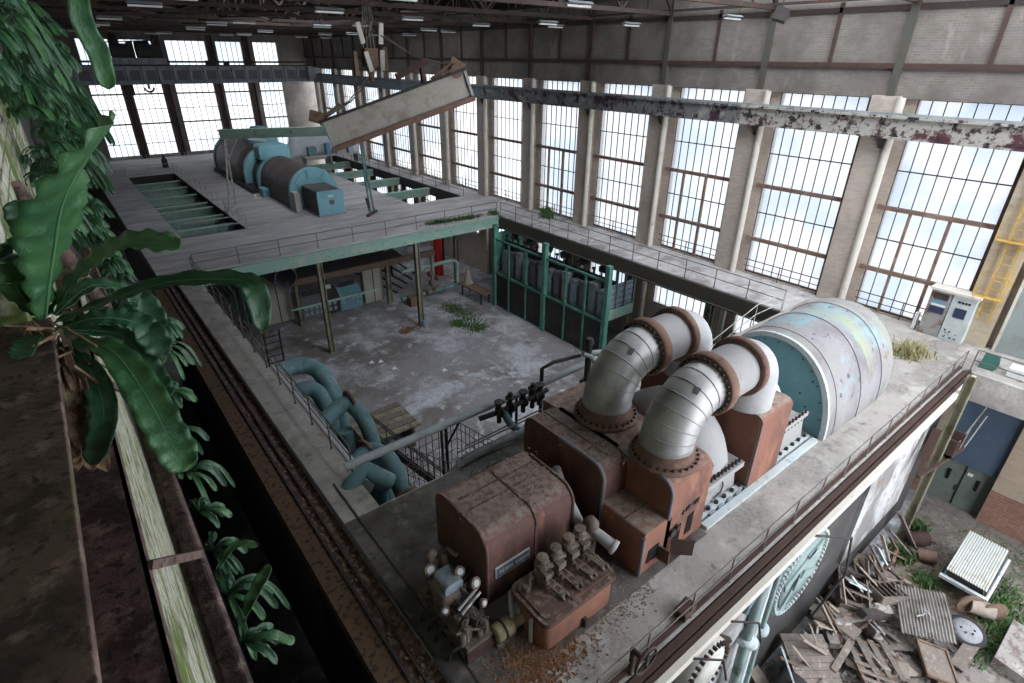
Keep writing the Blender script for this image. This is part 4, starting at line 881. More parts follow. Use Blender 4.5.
# things lying on the basement floor
rn = random.Random(8)
def grass(name, mat, label, cat, spots, n, h, w=.012, lean=.5):
    b = MB()
    for i in range(n):
        cx_, cy_, rx, ry, z = rn.choice(spots); x, y = rn.gauss(cx_, rx), rn.gauss(cy_, ry)
        a = rn.uniform(0, 6.28); l = rn.uniform(.5, 1) * h; dx, dy = math.cos(a), math.sin(a); sx, sy = -dy * w, dx * w
        k = rn.uniform(.1, lean)
        p1 = (x + dx * l * k * .4, y + dy * l * k * .4, z + l * .6); p2 = (x + dx * l * k, y + dy * l * k, z + l)
        b.add([(x - sx, y - sy, z), (x + sx, y + sy, z), (p1[0] + sx, p1[1] + sy, p1[2]), (p1[0] - sx, p1[1] - sy, p1[2]), p2], [(0, 1, 2, 3), (3, 2, 4)])
    return tag(b.build(name, mat, at=(spots[0][0], spots[0][1], spots[0][4])), label, cat, kind='stuff')
grass('moss_patch', m_weed, 'green weeds growing on the basement floor near the switchgear cage', 'weeds', [(22.1, 33.5, .5, 1.0, FZ), (21.6, 31.5, .4, .5, FZ), (22.3, 35.5, .4, .7, FZ), (20.9, 32.8, .25, .3, FZ)], 1300, .22, .03, 1.3)
grass('edge_weeds', m_weed, 'bright weeds along the far deck edge by the walkway corner', 'weeds', [(22.2, 35.0, .9, .15, 0), (23.6, 34.9, .5, .15, 0), (25.9, 34.9, .2, .2, 0), (21.0, 35.2, .5, .15, 0)], 700, .3, .03, 1.2)
grass('window_weeds', m_weed, 'green tuft growing on the walkway below the windows', 'weeds', [(28.6, 31.5, .3, .3, 0), (28.9, 32, .2, .2, 0)], 200, .9, .03, .8)
grass('dry_grass_tuft', m_drygrass, 'straw-coloured grass tuft on the deck right of the generator', 'grass', [(26.3, 5.6, .3, .35, 0), (25.7, 5.7, .25, .3, 0)], 420, .5, .02, 1.0)
for x, y, la in ((12.75, 31.05, 'white paper scrap on the basement floor, leftmost of the close pair'), (13.3, 30.8, 'white paper scrap on the basement floor, right one of the close pair'), (13.6, 29.4, 'larger white paper scrap on the basement floor, nearer than the pair'), (16.1, 27.2, 'small white paper scrap alone near the middle of the basement floor')):
    o = MB().sheet((x, y, FZ + .05), (.34, .1, 0), (-.08, .28, 0), 4, 4, lambda u, v: .05 * math.sin(5 * u + 3 * v), .01).build('paper_scrap', m_paper); tag(o, la, 'paper')
litter('orange_dust', m_litter, 'orange rust dust spilled at the foot of the middle column', 'dust', [(17.6, 34.4, .45, .3, FZ), (17.2, 34.2, .3, .2, FZ)], 500, .05, .12)
tag(MB().cyl((18.75, 34.05, FZ), (18.75, 34.05, FZ + .5), .28, None, 14).build('bucket', m_steelblue), 'dark blue bucket at the foot of the middle column', 'bucket')

# teal pipe runs rising beside the concrete strip
t = thing('cooling_pipes', 'cluster of fat teal pipes with bends beside the concrete strip', 'pipes', (6, 19, FZ))
def bend(name, pts, r, mt=m_tealpipe):
    P = [V(p) for p in pts]; out = [P[0]]
    for i in range(1, len(P) - 1):
        a, b, c = P[i - 1], P[i], P[i + 1]; q = min((a - b).length, (c - b).length) * .48; q = min(q, r * 3)
        s0 = b + (a - b).normalized() * q; s1 = b + (c - b).normalized() * q
        for k in range(7): u = k / 6; out.append(s0 * (1 - u) ** 2 + b * 2 * u * (1 - u) + s1 * u * u)
    out.append(P[-1]); return MB().tube(out, r, 18).build(name, mt, t)
bend('upper_bend', [(4.8, 21.6, -3), (4.8, 22.9, -1.35), (6.7, 23.0, -1.5), (6.9, 21.2, -2.4), (6.9, 21.0, -5.5)], .38)
bend('second_bend', [(5.0, 20.4, -4), (4.95, 21.5, -1.9), (6.2, 21.6, -1.9), (6.3, 20.6, -2.8), (6.3, 20.4, FZ)], .35)
bend('long_pipe', [(4.75, 22.2, -1.0), (4.75, 13.2, -1.0)], .3, m_greypaint)
bend('cross_pipe', [(4.8, 18.3, -1.9), (6.7, 19.2, -1.6), (7.0, 18.3, -2.2), (7.0, 17.2, -4.3), (7.0, 17.0, FZ)], .32)
bend('lower_pipe', [(5.0, 15.6, -2.4), (6.2, 16.4, -2.2), (6.6, 15.6, -2.2), (6.4, 13.5, -3.0), (6.4, 12.6, -4.5)], .36)
bend('drop_pipe', [(6.2, 18.6, -2.6), (6.2, 18.0, FZ)], .33, m_tealpipe)
bend('drop_pipe', [(5.9, 15.2, -2.6), (5.9, 15.0, FZ)], .36, m_teal)
for c, ax in (((6.9, 21.0, -2.7), (0, -.2, -1)), ((6.75, 19.1, -1.65), (1, .1, 0)), ((6.1, 16.35, -2.2), (1, .3, 0)), ((6.4, 13.9, -2.8), (0, -.9, -.4)), ((4.76, 21.9, -1.3), (0, 1, .4))):
    MB().lathe([(.3, -.06), (.48, -.06), (.48, .06), (.3, .06)], c, ax, 20).build('pipe_flange', m_flange, t)
t = thing('access_ladder', 'short dark ladder frame behind the fat teal pipes', 'ladder', (5.6, 25.4, FZ))
for x in (5.4, 6.1): MB().tube([(x, 25.6, -2.6), (x, 25.4, -.6), (x - .5, 24.9, -.4)], .05, 6).build('stile', m_steeldk, t)
for i in range(5): MB().cyl((5.4, 25.5, -2.3 + i * .35), (6.1, 25.5, -2.3 + i * .35), .035, None, 6).build('rung', m_steeldk, t)
# stairs, plank deck and mesh cage at the pit
t = thing('steel_stairs', 'dark steel stairs with railings descending beside the plank deck', 'stairs', (7.5, 17, FZ))
S0, S1 = V((7.2, 18.8, -3.2)), V((10.4, 16.6, FZ))
for s_ in (-.45, .45):
    MB().bar(S0 + V((0, s_, 0)), S1 + V((0, s_, 0)), .06, .25).build('stringer', m_steeldk, t)
    MB().tube([S0 + V((0, s_, 1)), S1 + V((0, s_, 1))], .03, 6).build('handrail', m_steeldk, t)
    for i in range(5): q = S0.lerp(S1, i / 4); MB().cyl(q + V((0, s_, 0)), q + V((0, s_, 1)), .025, None, 6).build('baluster', m_steeldk, t)
for i in range(10): q = S0.lerp(S1, (i + .5) / 10); MB().obox(q, (.26, .9, .04)).build('tread', m_steeldk, t)
t = thing('plank_deck', 'mossy plank deck beside the basement stairs', 'platform', (8.6, 22.5, FZ))
for i in range(6): MB().obox((9.6, 21.6 + i * .42, -6.0 + .01 * i), (3.0, .38, .08), (0, .02, .03 * (i % 2))).build('plank', m_wood if i % 2 else m_col, t)
MB().box(8.3, 8.45, 21.6, 23.6, FZ, -6.05).box(10.7, 10.85, 21.6, 23.6, FZ, -6.05).build('trestle', m_woodbr, t)
t = thing('mesh_cage', 'thin wire cage around the pit beside the island edge', 'cage', (6.6, 12.1, -1))
cg = [(6.0, 12.7), (6.7, 11.2), (8.3, 11.3), (8.0, 12.9)]
for i in range(4):
    a, b = V((*cg[i], -1.2)), V((*cg[(i + 1) % 4], -1.2)); w = MB()
    for j in range(9): q = a.lerp(b, j / 8); w.cyl(q, q + V((0, 0, 1.5)), .014, None, 5)
    for z in (0, .4, .8, 1.2, 1.5): w.tube([a + V((0, 0, z)), b + V((0, 0, z))], .014, 5)
    w.build('mesh_side', m_railing, t)
# long pipes at the far edge of the island
t = thing('long_pipe_run', 'long blue-grey pipe on stands along the back of the machine island', 'pipe', (8, 12.1, 0))
MB().tube([(3.9, 12.15, .95), (4.3, 12.1, 1.0), (10.6, 12.1, 1.0), (13.2, 12.1, 1.05), (15.2, 12.1, 1.1)], .125, 12).build('pipe_barrel', m_bluegrey, t)
for x in (6.95, 7.12): MB().cyl((x, 12.1, -2), (x, 12.1, .9), .05, None, 6).build('stand', m_steeldk, t)
for x in (9.9, 11.0): MB().cyl((x, 12.1, -2), (x, 12.1, .9), .05, None, 6).build('stand', m_steeldk, t)
MB().bar((7.05, 12.1, .1), (7.6, 12.1, .85), .05).build('brace', m_steeldk, t)
MB().tube([(4.0, 12.5, -.2), (4.6, 12.6, .25), (5.2, 12.3, -.4)], .28, 14).build('end_elbow', m_tealpipe, t)
t = thing('lower_pipe_run', 'grey pipe lying along the island edge below the long pipe', 'pipe', (9, 11.25, .15))
MB().tube([(6.6, 11.4, -.5), (7.2, 11.25, .15), (12.2, 11.25, .2), (16, 11.25, .2)], .15, 12).build('pipe_barrel', m_bluegrey, t)
MB().tube([(6.9, 11.15, .62), (12.4, 11.2, .66)], .025, 6).tube([(7.4, 11.5, .4), (12.4, 11.6, .45)], .025, 6).build('hand_line', m_railing, t)
t = thing('valve_tree', 'dark pipe tree with bolted valves behind the rusted covers', 'valves', (9.4, 11.7, .2))
MB().tube([(8.3, 12.0, .75), (9.0, 11.8, .85), (10.2, 11.7, .95), (10.9, 11.7, 1.0)], .09, 10).build('manifold', m_steeldk, t)
for i, x in enumerate((8.9, 9.35, 9.9, 10.3, 10.6)):
    MB().cyl((x, 11.75, .5), (x, 11.75, 1.25 + .2 * (i % 2)), .08, None, 8).lathe([(.08, 0), (.2, .0), (.2, .08), (.08, .08)], (x, 11.75, .9), (1, .1, 0), 12).cyl((x, 11.75, 1.25), (x, 11.75, 1.3), .16, None, 10).build('valve', m_steeldk, t)
MB().tube([(9.1, 11.8, .8), (9.2, 11.5, .4), (9.35, 11.3, .25)], .13, 10).build('branch', m_tealpipe, t)
t = thing('standpipes', 'dark upright standpipes beside the far silver pipe', 'pipe', (12.6, 11.6, 0))
MB().tube([(12.6, 11.5, 0), (12.6, 11.5, 2.3)], .11, 10).cyl((12.6, 11.5, 2.3), (12.6, 11.5, 2.5), .16, .12, 10).build('main_pipe', m_steeldk, t)
MB().tube([(12.9, 11.4, 0), (12.9, 11.4, 1.4), (12.6, 11.4, 1.85), (12.3, 11.5, 2.0)], .08, 8).build('gooseneck', m_bluegrey, t)
MB().tube([(12.65, 11.5, 1.9), (13.7, 10.95, 1.9)], .11, 10).build('side_arm', m_greypaint, t)
MB().tube([(12.4, 11.6, .8), (14.8, 12.0, 1.0)], .06, 8).tube([(11.0, 12.1, -.5), (11.0, 12.1, 1.6), (11.4, 12.0, 1.75), (12.5, 11.8, 1.75)], .07, 8).build('small_bore', m_steeldk, t)

# ================================================================== RIGHT END: CABINETS, LADDER, BENCH
t = thing('switch_cabinet', 'pale blue and rusted double control cabinet below the right windows', 'cabinet', (29, 5.4, 0))
MB().box(28.75, 29.3, 5.48, 6.28, 0, 2.12).build('rusted_section', m_cabrust, t, bevel=.015)
MB().box(28.72, 29.3, 4.6, 5.46, 0, 2.12).build('pale_section', m_cabinet, t, bevel=.015)
MB().box(28.6, 29.35, 4.5, 6.35, 2.12, 2.22).build('cap', m_cream, t)
MB().box(28.69, 28.73, 4.82, 5.24, 1.12, 1.55).build('dark_window', m_bluedk, t)
MB().box(28.72, 28.76, 5.6, 6.15, 1.08, 1.36).build('lower_opening', m_bluedk, t)
MB().box(28.72, 28.755, 5.6, 6.15, 1.5, 1.66).build('blue_panel', m_blue, t)
MB().box(28.72, 28.756, 5.6, 6.15, 1.4, 1.5).build('white_panel', m_paper, t)
MB().box(28.72, 28.756, 5.6, 6.15, 1.72, 1.98).build('upper_opening', m_steeldk, t)
b = MB()
for i in range(4): b.box(28.69, 28.73, 4.78 + i * .12, 4.86 + i * .12, 1.78, 1.86)
b.build('indicator_lamps', m_bolt, t)
b = MB(); rn = random.Random(4)
for i in range(12): y, z = rn.uniform(4.75, 5.35), rn.uniform(.12, .55); b.cyl((28.725, y, z), (28.712, y, z), rn.uniform(.02, .045), None, 8)
b.build('rust_hole', m_brown, t)
tag(MB().box(28.85, 29.15, 6.45, 6.6, 0, .8).build('white_canister', m_paper, bevel=.03), 'small white box on the floor left of the control cabinet', 'box')
t = thing('wall_ladder', 'yellow wall ladder with platforms on the tan brick pier', 'ladder', (29.1, 4.3, 0))
for y in (4.05, 4.5): MB().box(29.02, 29.08, y - .03, y + .03, 1.2, 8.0).build('stile', m_yellow, t)
for i in range(18): MB().box(29.02, 29.06, 4.05, 4.5, 1.5 + i * .36, 1.53 + i * .36).build('rung', m_yellow, t)
for z in (2.2, 4.6): MB().box(28.8, 29.15, 3.9, 4.9, z, z + .04).tube([(28.8, 3.9, z + .05), (28.8, 3.9, z + 1), (28.8, 4.9, z + 1), (28.8, 4.9, z + .05)], .02, 6).build('platform', m_yellow, t)
tag(MB().box(26.9, 27.5, -.6, 2.6, .02, .42).build('white_bench', m_paper, bevel=.03), 'long white bench on the far side of the yard opening', 'bench')
tag(MB().prism([(27.0, .02), (27.9, .02), (27.45, .5)], 'y', 3.0, 3.5).build('green_wedge', m_darkgreen), 'dark green wedge-shaped block beside the white bench', 'block')
tag(MB().box(25.4, 25.9, 34.9, 35.1, 0, .1).build('kerb_stone', m_conc), 'short concrete kerb at the corner of walkway and far deck', 'kerb')
# ceiling lamps
lamp = thing('batten_lamp', 'white fluorescent batten hanging under the roof trusses', 'lamp', (0, 0, 0), 'fluorescent battens under the roof')
MB().box(-.6, .6, -.07, .07, 0, .07).build('tube_batten', m_lamp, lamp)
MB().prism([(-.2, .12), (-.07, .2), (.07, .2), (.2, .12)], 'x', -.62, .62).build('reflector', m_bluegrey, lamp)
MB().cyl((-.5, 0, .2), (-.5, 0, 1.1), .012, None, 5).cyl((.5, 0, .2), (.5, 0, 1.1), .012, None, 5).build('hanger', m_steeldk, lamp)
spots = [(x, YK(k) + (3.2 if i % 2 else .9), 12.55 + .1 * (k % 2)) for k in range(1, 10) for i, x in enumerate((4.5, 10.5, 16.5, 22.5, 26.5)) if (k + i) % 4]
lamp.location = spots[0]
for s_ in spots[1:]: dup(lamp, s_)
fl_ = thing('flood_lamp', 'dark green box floodlight hanging near the top right wall', 'lamp', (24.3, 13.4, 12.3))
MB().obox((24.3, 13.4, 12.6), (.5, .5, .45), (.3, .2, .4)).build('housing', m_steeldk, fl_); MB().cyl((24.3, 13.4, 12.8), (24.3, 13.4, 13.2), .03, None, 6).build('bracket', m_steeldk, fl_)
# ================================================================== THE JUNK YARD
GZ = FZ + .03
# steel column carrying the deck edge, with its hanging platform
col = MB().box(24.1, 24.35, 3.0, 3.04, GZ, .7).box(24.1, 24.35, 3.26, 3.3, GZ, .7).box(24.2, 24.26, 3.0, 3.3, GZ, .7)
struct(col.build('pillar', m_col))
t = thing('hanging_platform', 'rusty box platform hung on arms from the deck edge column', 'platform', (25.2, 2.9, -3))
MB().box(24.5, 26.0, 2.75, 3.35, -3.0, -2.9).box(24.5, 24.55, 2.75, 3.35, -3.0, -2.2).box(24.5, 26.0, 3.3, 3.35, -3.0, -2.1).box(25.95, 26.0, 2.75, 3.35, -3.0, -2.5).build('box', m_brown, t)
MB().bar((22.6, 3.2, -3.2), (26.0, 2.7, -3.1), .12).bar((23.4, 3.4, -2.9), (25.4, 3.4, -2.9), .1).build('arm', m_brown, t)
MB().bar((25.9, 2.7, -3.2), (26.4, 2.5, -1.6), .04).bar((25.9, 2.9, -3.0), (26.6, 2.65, -1.3), .04).bar((25.5, 2.75, -3.0), (25.6, 2.7, -1.8), .03).build('thin_pole', m_greypaint, t)
MB().bar((22.9, 3.3, -2.6), (23.4, 3.35, -1.4), .28).build('bracket', m_brown, t)
# condenser end plates and pipes along the island front
def wheel_plate(name, label, c, r, th, mat, mat2, bolts, bmat):
    """round vertical plate on the island front, its axis along y"""
    t = thing(name, label, 'plate', c); c = V(c)
    MB().lathe([(.01, 0), (r, 0), (r, -th), (r * .93, -th - .03), (.01, -th - .03)], c, (0, 1, 0), 48).build('plate', mat, t)
    MB().lathe([(r * .78, 0), (r * .78, -.05), (.01, -.05)], c + V((0, -th - .03, 0)), (0, 1, 0), 40).build('centre_plate', mat2, t)
    b = MB()
    for i in range(bolts):
        a = 2 * PI * i / bolts; q = c + V((r * .93 * math.cos(a), -th, r * .93 * math.sin(a))); b.cyl(q, q + V((0, -.11, 0)), .05, None, 6)
    b.build('rim_bolts', bmat, t); return t
t = wheel_plate('condenser_plate', 'big teal round condenser plate with a toothed rim under the deck ledge', (13.4, 3.62, -1.95), 1.48, .1, m_oldteal, m_oldteal, 60, m_bluewhite)
b = MB()
for x, z, l, w, a in ((13.1, -1.6, 1.6, .3, .3), (13.9, -2.3, 1.1, .26, -.5), (12.8, -2.5, .8, .2, .9), (13.8, -1.3, .8, .2, .2), (13.0, -2.0, .6, .14, 1.4)):
    b.bar((x - l / 2 * math.cos(a), 3.42, z - l / 2 * math.sin(a)), (x + l / 2 * math.cos(a), 3.42, z + l / 2 * math.sin(a)), .06, w)
b.build('ribs', m_oldteal, t)
wheel_plate('end_cover', 'round dirty-white end cover with a bolted rim, at the bottom edge below the railing', (8.45, 3.6, -1.45), .8, .25, m_dirtwhite, m_dirtwhite, 30, m_brown)
t = thing('wall_plate', 'large plain white curved plate left of the teal drain pipes', 'plate', (9.8, 3.7, -1.3))
MB().lathe([(.01, 0), (1.15, 0), (1.15, -.18), (.01, -.2)], (9.75, 3.75, -1.4), (0, 1, 0), 40).build('plate', m_whitewall, t)
MB().bar((8.95, 3.5, -.9), (9.25, 3.3, -1.1), .12).build('handle', m_brown, t)
MB().tube(arc((10.55, 3.5, -1.0), .4, 0, PI, 8), .12, 8).build('elbow', m_tealpipe, t)
t = thing('drain_pipes', 'pair of pale teal drain pipes running down between white plate and toothed plate', 'pipes', (10.9, 3.4, FZ))
for x, r, mt in ((10.85, .13, m_oldteal), (11.2, .1, m_bluewhite), (11.75, .07, m_oldteal)): MB().tube([(x, 3.5, -.3), (x - .1, 3.45, -3.2), (x - .25, 3.3, GZ + .2)], r, 10).build('pipe', mt, t)
for x, z in ((10.75, -2.6), (11.1, -3.0), (11.62, -2.9)): MB().lathe([(.08, -.08), (.22, -.08), (.22, .08), (.08, .08)], (x, 3.47, z), (0, .05, 1), 14).build('flange', m_bluewhite, t)
t = thing('bent_rods', 'thin dark bent rods sticking out below the cream ledge', 'rods', (7.3, 3.2, 0))
for x in (7.6, 9.0): MB().tube([(x, 3.3, -.2), (x + .5, 2.9, -.25), (x + .7, 2.8, -1.0)], .028, 6).build('rod', m_steeldk, t)
MB().tube([(12.9, 3.3, -.1), (14.2, 2.8, -.6), (14.6, 2.7, -2.2), (14.2, 3.0, -4)], .035, 6).build('rod', m_steeldk, t)
# handwheel on the railing
t = thing('hand_wheel', 'spoked rusty handwheel at the railing in the bottom corner of the deck', 'handwheel', (6.2, 3.6, .6))
MB().tube(arc((6.2, 3.55, .75), .3, 0, 2 * PI, 24, 'xz'), .03, 6, False).build('rim', m_brown, t)
sp = MB()
for i in range(5): a = 2 * PI * i / 5; sp.bar((6.2, 3.55, .75), (6.2 + .3 * math.cos(a), 3.55, .75 + .3 * math.sin(a)), .03)
sp.cyl((6.2, 3.5, .75), (6.2, 3.9, .7), .06, None, 8).build('spokes', m_steeldk, t)
MB().cyl((6.2, 3.85, 0), (6.2, 3.85, .72), .06, None, 8).build('spindle', m_brown, t)
tag(MB().obox((8.2, 4.0, .12), (.5, .3, .22), (0, 0, .1)).build('iron_block', m_brown, bevel=.03), 'small rusty iron block against the railing kerb', 'block')

# corrugated cart, leaning sheets, pallets and planks
def corr(o, u, v, nw, amp, th=.015):
    return MB().sheet(o, u, v, nw * 6, 3, lambda a, b: amp * math.sin(a * nw * 2 * PI), th)
t = thing('corrugated_cart', 'cart with a pale corrugated lid beside the weeds', 'cart', (24.0, .6, GZ))
corr((22.45, -.05, -6.35), (0, 1.3, .04), (2.75, .05, .2), 16, .025).build('corrugated_lid', m_corrlt, t)
MB().box(22.6, 25.1, .05, 1.2, -6.95, -6.85).box(22.6, 22.7, .05, 1.2, -6.9, -6.45).box(22.6, 25.1, .05, .1, -6.9, -6.5).build('body', m_steeldk, t)
MB().box(22.35, 22.5, -.1, 1.35, -6.75, -6.62).build('front_rail', m_bluewhite, t)
for y in (-.12, 1.2): MB().tube([(22.4, y, -6.7), (25.2, y, -6.55)], .07, 8).build('side_rail', m_tealpipe if y > 0 else m_bluewhite, t)
for x, y in ((23.2, -.2), (24.6, -.2), (23.2, 1.2), (24.6, 1.2)): MB().cyl((x, y, GZ + .33), (x, y + .14, GZ + .33), .33, None, 20).cyl((x, y - .02, GZ + .33), (x, y + .16, GZ + .33), .12, None, 12).build('wheel', m_rubber, t)
t = thing('cable_drum', 'brown wooden cable drum leaning at the near end of the cart', 'drum', (22.2, .0, GZ))
MB().cyl((22.0, .15, GZ + .45), (22.05, .2, GZ + .45), .45, None, 24).cyl((22.3, -.5, GZ + .45), (22.35, -.45, GZ + .45), .45, None, 24).build('flange', m_woodbr, t)
MB().cyl((22.03, .18, GZ + .45), (22.32, -.48, GZ + .45), .28, None, 20).build('core', m_woodlt, t)
cs = MB().sheet((18.6, 1.3, -6.75), (.95, -1.35, .08), (1.95, .95, .05), 96, 8, lambda a, b: .035 * math.sin(a * 16 * 2 * PI) + .10 * math.sin(b * PI) * (a - .2), .015)
tag(cs.build('corrugated_sheet', m_corr), 'large grey corrugated sheet lying over the scrap heap', 'sheet')
tag(MB().tube([(19.5, 1.2, -6.55), (19.8, 1.05, -6.5), (19.95, 1.15, -6.45), (19.75, .75, -6.5)], .03, 6).build('bent_bar', m_greypaint), 'short pale bent bar on the grey corrugated sheet', 'bar')
t = thing('spoked_wheel', 'grey dished wheel lying in a black tyre by the weeds', 'wheel', (20.9, -.12, GZ))
WN = V((-.15, -.1, 1)).normalized()
MB().lathe([(.38, -.1), (.52, -.12), (.6, -.05), (.6, .05), (.52, .1), (.4, .08)], (20.75, -.1, -7.05), WN, 30).build('tyre', m_rubber, t)
MB().lathe([(.01, .1), (.12, .1), (.3, .06), (.46, .02), (.46, -.05), (.01, -.05)], (20.75, -.1, -6.98), WN, 30).build('hub_disc', m_disc, t)
b = MB()
for i in range(6): a = i * PI / 3; b.cyl(V((20.75 + .2 * math.cos(a), -.1 + .2 * math.sin(a), -6.9)), V((20.75 + .2 * math.cos(a), -.1 + .2 * math.sin(a), -6.87)), .035, None, 8)
b.build('wheel_nuts', m_bolt, t)
t = thing('framed_panel', 'square grey panel in a dark frame lying below the corrugated sheet', 'panel', (18.5, .2, GZ))
FR = Euler((.25, -.12, .62)).to_matrix()
MB().obox((18.6, .15, -7.05), (1.15, .95, .05), FR).build('board', m_wood, t)
b = MB()
for s_ in (-1, 1):
    b.obox(V((18.6, .15, -7.05)) + FR @ V((0, s_ * .5, .03)), (1.25, .07, .1), FR); b.obox(V((18.6, .15, -7.05)) + FR @ V((s_ * .6, 0, .03)), (.07, 1.05, .1), FR)
b.build('frame', m_woodbr, t)
def pallet(label, c, rot, L, W, n, mat, name='wooden_pallet'):
    t = thing(name, label, 'pallet', c); R = Euler(rot).to_matrix()
    for i in range(n): MB().obox(V(c) + R @ V((0, -W / 2 + W * i / (n - 1), .08)), (L, W / n * .62, .035), R).build('slat', mat, t)
    for x in (-.42, 0, .42): MB().obox(V(c) + R @ V((x * L, 0, 0)), (.1, W, .11), R).build('bearer', m_woodbr, t)
    return t
pallet('slatted grey pallet lying below the corrugated sheet, near the bottom edge', (17.0, 1.55, -7.0), (.1, .15, .75), 1.5, 1.25, 4, m_wood)
pallet('tilted slatted pallet resting against the first slatted pallet', (16.2, 1.1, -6.9), (-.1, .3, -.85), 1.3, .9, 4, m_wood)
t = thing('plank_board', 'wide dark plank board propped in the middle of the scrap heap', 'board', (15.6, 3.0, GZ))
BR = Euler((.35, .25, -.5)).to_matrix()
for i in range(7): MB().obox(V((14.9, 2.75, -6.5)) + BR @ V((0, -.66 + .22 * i, .01 * (i % 2))), (1.75, .21, .05), BR).build('plank', m_wood, t)
t = thing('window_frame', 'pale wooden window frame with two empty openings in the heap', 'window frame', (17, 3.0, GZ))
WR = Euler((.95, .3, -.55)).to_matrix(); wc = V((16.55, 2.75, -6.65)); b = MB()
for x in (-.7, 0, .7): b.obox(wc + WR @ V((x, 0, 0)), (.09, .75, .09), WR)
for y in (-.37, .37): b.obox(wc + WR @ V((0, y, 0)), (1.5, .09, .09), WR)
b.build('frame', m_woodlt, t); MB().obox(wc + WR @ V((.35, 0, -.03)), (.6, .66, .02), WR).build('backing', m_woodbr, t)
def louvre(label, c, rot, L, W, n):
    t = thing('louvre_crate', label, 'crate', c); R = Euler(rot).to_matrix(); b = MB()
    for s_ in (-1, 1): b.obox(V(c) + R @ V((0, s_ * W / 2, 0)), (L, .06, .35), R); b.obox(V(c) + R @ V((s_ * L / 2, 0, 0)), (.06, W, .35), R)
    b.build('frame', m_wood, t); b = MB(); Q = R @ Euler((.0, .7, 0)).to_matrix()
    for i in range(n): MB().obox(V(c) + R @ V((-L / 2 + L * (i + .5) / n, 0, .05)), (L / n * 1.1, W, .04), Q).build('slat', m_wood, t)
louvre('slatted louvre crate at the top of the scrap heap beside the wall', (18.6, 3.05, -6.4), (.2, -.1, .5), 1.6, 1.0, 3)
louvre('dark slatted louvre crate right of the first louvre crate', (19.9, 2.3, -6.7), (-.1, .2, -.5), 1.2, .8, 5)
t = thing('ribbed_beam', 'grey ribbed timber beam across the upper scrap heap', 'beam', (17.6, 3.4, GZ))
MB().obox((17.4, 2.85, -6.55), (2.4, .55, .16), (.2, .1, -.42)).build('beam_body', m_wood, t, bevel=.02)
MB().obox((17.4, 2.8, -6.45), (2.4, .06, .08), (.2, .1, -.42)).build('rib', m_woodbr, t)
tag(MB().obox((18.7, 2.1, -6.75), (2.4, .3, .25), (.1, .5, -.3)).build('black_beam', m_steeldk), 'black beam sloping down in the middle of the heap', 'beam')
tag(MB().prism(rrect(21.0, 21.9, -7.3, -6.55, .06, 2), 'y', 2.9, 3.2).build('white_board', m_bluewhite), 'pale board standing near the foot of the island wall', 'board')
tag(MB().obox((22.0, 2.9, -6.95), (1.2, .12, .75), (.35, .1, .2)).build('rust_sheet', m_woodbr), 'brown sheet leaning right of the pale board', 'sheet')
t = thing('rusty_drum', 'rusty drum lying on its side in the dirt below the green doors', 'drum', (24.4, 2.5, GZ))
MB().lathe([(.01, -.4), (.28, -.4), (.3, -.38), (.3, -.1), (.32, -.08), (.3, -.06), (.3, .38), (.28, .4), (.01, .4)], (24.3, 2.6, GZ + .3), (.8, -.6, 0), 20).build('drum_body', m_brown, t)
tag(MB().lathe([(.25, -.3), (.26, .3), (.22, .3), (.21, -.2), (.01, -.2)], (23.6, 2.0, GZ + .26), (.3, -.9, .25), 18).build('rusty_can', m_flange), 'short open rusty can in the leaves near the yard plant', 'can')
tag(MB().obox((18.3, -.15, GZ + .12), (2.6, .3, .2), (0, .03, .35)).build('brown_timber', m_woodbr), 'brown timber along the bottom edge of the yard', 'timber')
t = thing('small_bench', 'low grey bench plank with dark legs below the dished wheel', 'bench', (19.6, -.35, GZ))
MB().obox((19.75, -.35, GZ + .28), (1.5, .4, .05), (0, 0, -.05)).build('plank', m_wood, t)
for x in (19.15, 20.35): MB().box(x, x + .06, -.5, -.2, GZ, GZ + .26).build('leg', m_steeldk, t)
tag(MB().prism([(-2.2, GZ), (-1.0, GZ), (-1.0, GZ + .5), (-2.2, GZ + .35)], 'x', 20.2, 22.5).build('concrete_block', m_rubble), 'long mossy concrete block at the right bottom edge', 'block')
t = thing('rubber_sheet', 'dark crumpled rubber sheet at the foot of the white plates', 'sheet', (12.6, 2.6, GZ))
MB().sheet((11.5, 2.9, -6.6), (2.4, .3, .1), (.3, -1.6, -.2), 12, 10, lambda a, b: .22 * math.sin(5 * a + 2 * b) * math.sin(4 * b), .04).build('sheet', m_rubber, t, smooth=True)
# loose boards: one of each kind, then copies, every one an object of its own
kinds = []
for i, (L, W, T, mt, nm) in enumerate([(1.5, .22, .04, m_wood, 'loose_board'), (1.1, .5, .03, m_woodlt, 'scrap_sheet'), (2.0, .09, .07, m_woodbr, 'loose_batten'), (.9, .7, .035, m_wood, 'scrap_sheet'), (1.7, .07, .07, m_steeldk, 'loose_bar'), (.7, .35, .3, m_rubble, 'rubble_block')]):
    kinds.append(MB().obox((0, 0, T / 2), (L, W, T)).build(nm, mt, at=(0, 0, 0), bevel=.008))
gl = {'loose_board': ('grey weathered board lying loose in the scrap heap', 'board', 'loose boards in the heap'), 'scrap_sheet': ('broken panel lying loose in the scrap heap', 'panel', 'loose panels in the heap'),
      'loose_batten': ('thin brown batten lying loose in the scrap heap', 'batten', 'loose battens in the heap'), 'loose_bar': ('thin dark metal bar lying loose in the scrap heap', 'bar', 'loose bars in the heap'), 'rubble_block': ('pale rubble block lying loose in the scrap heap', 'rubble', 'rubble blocks in the heap')}
rn = random.Random(21)
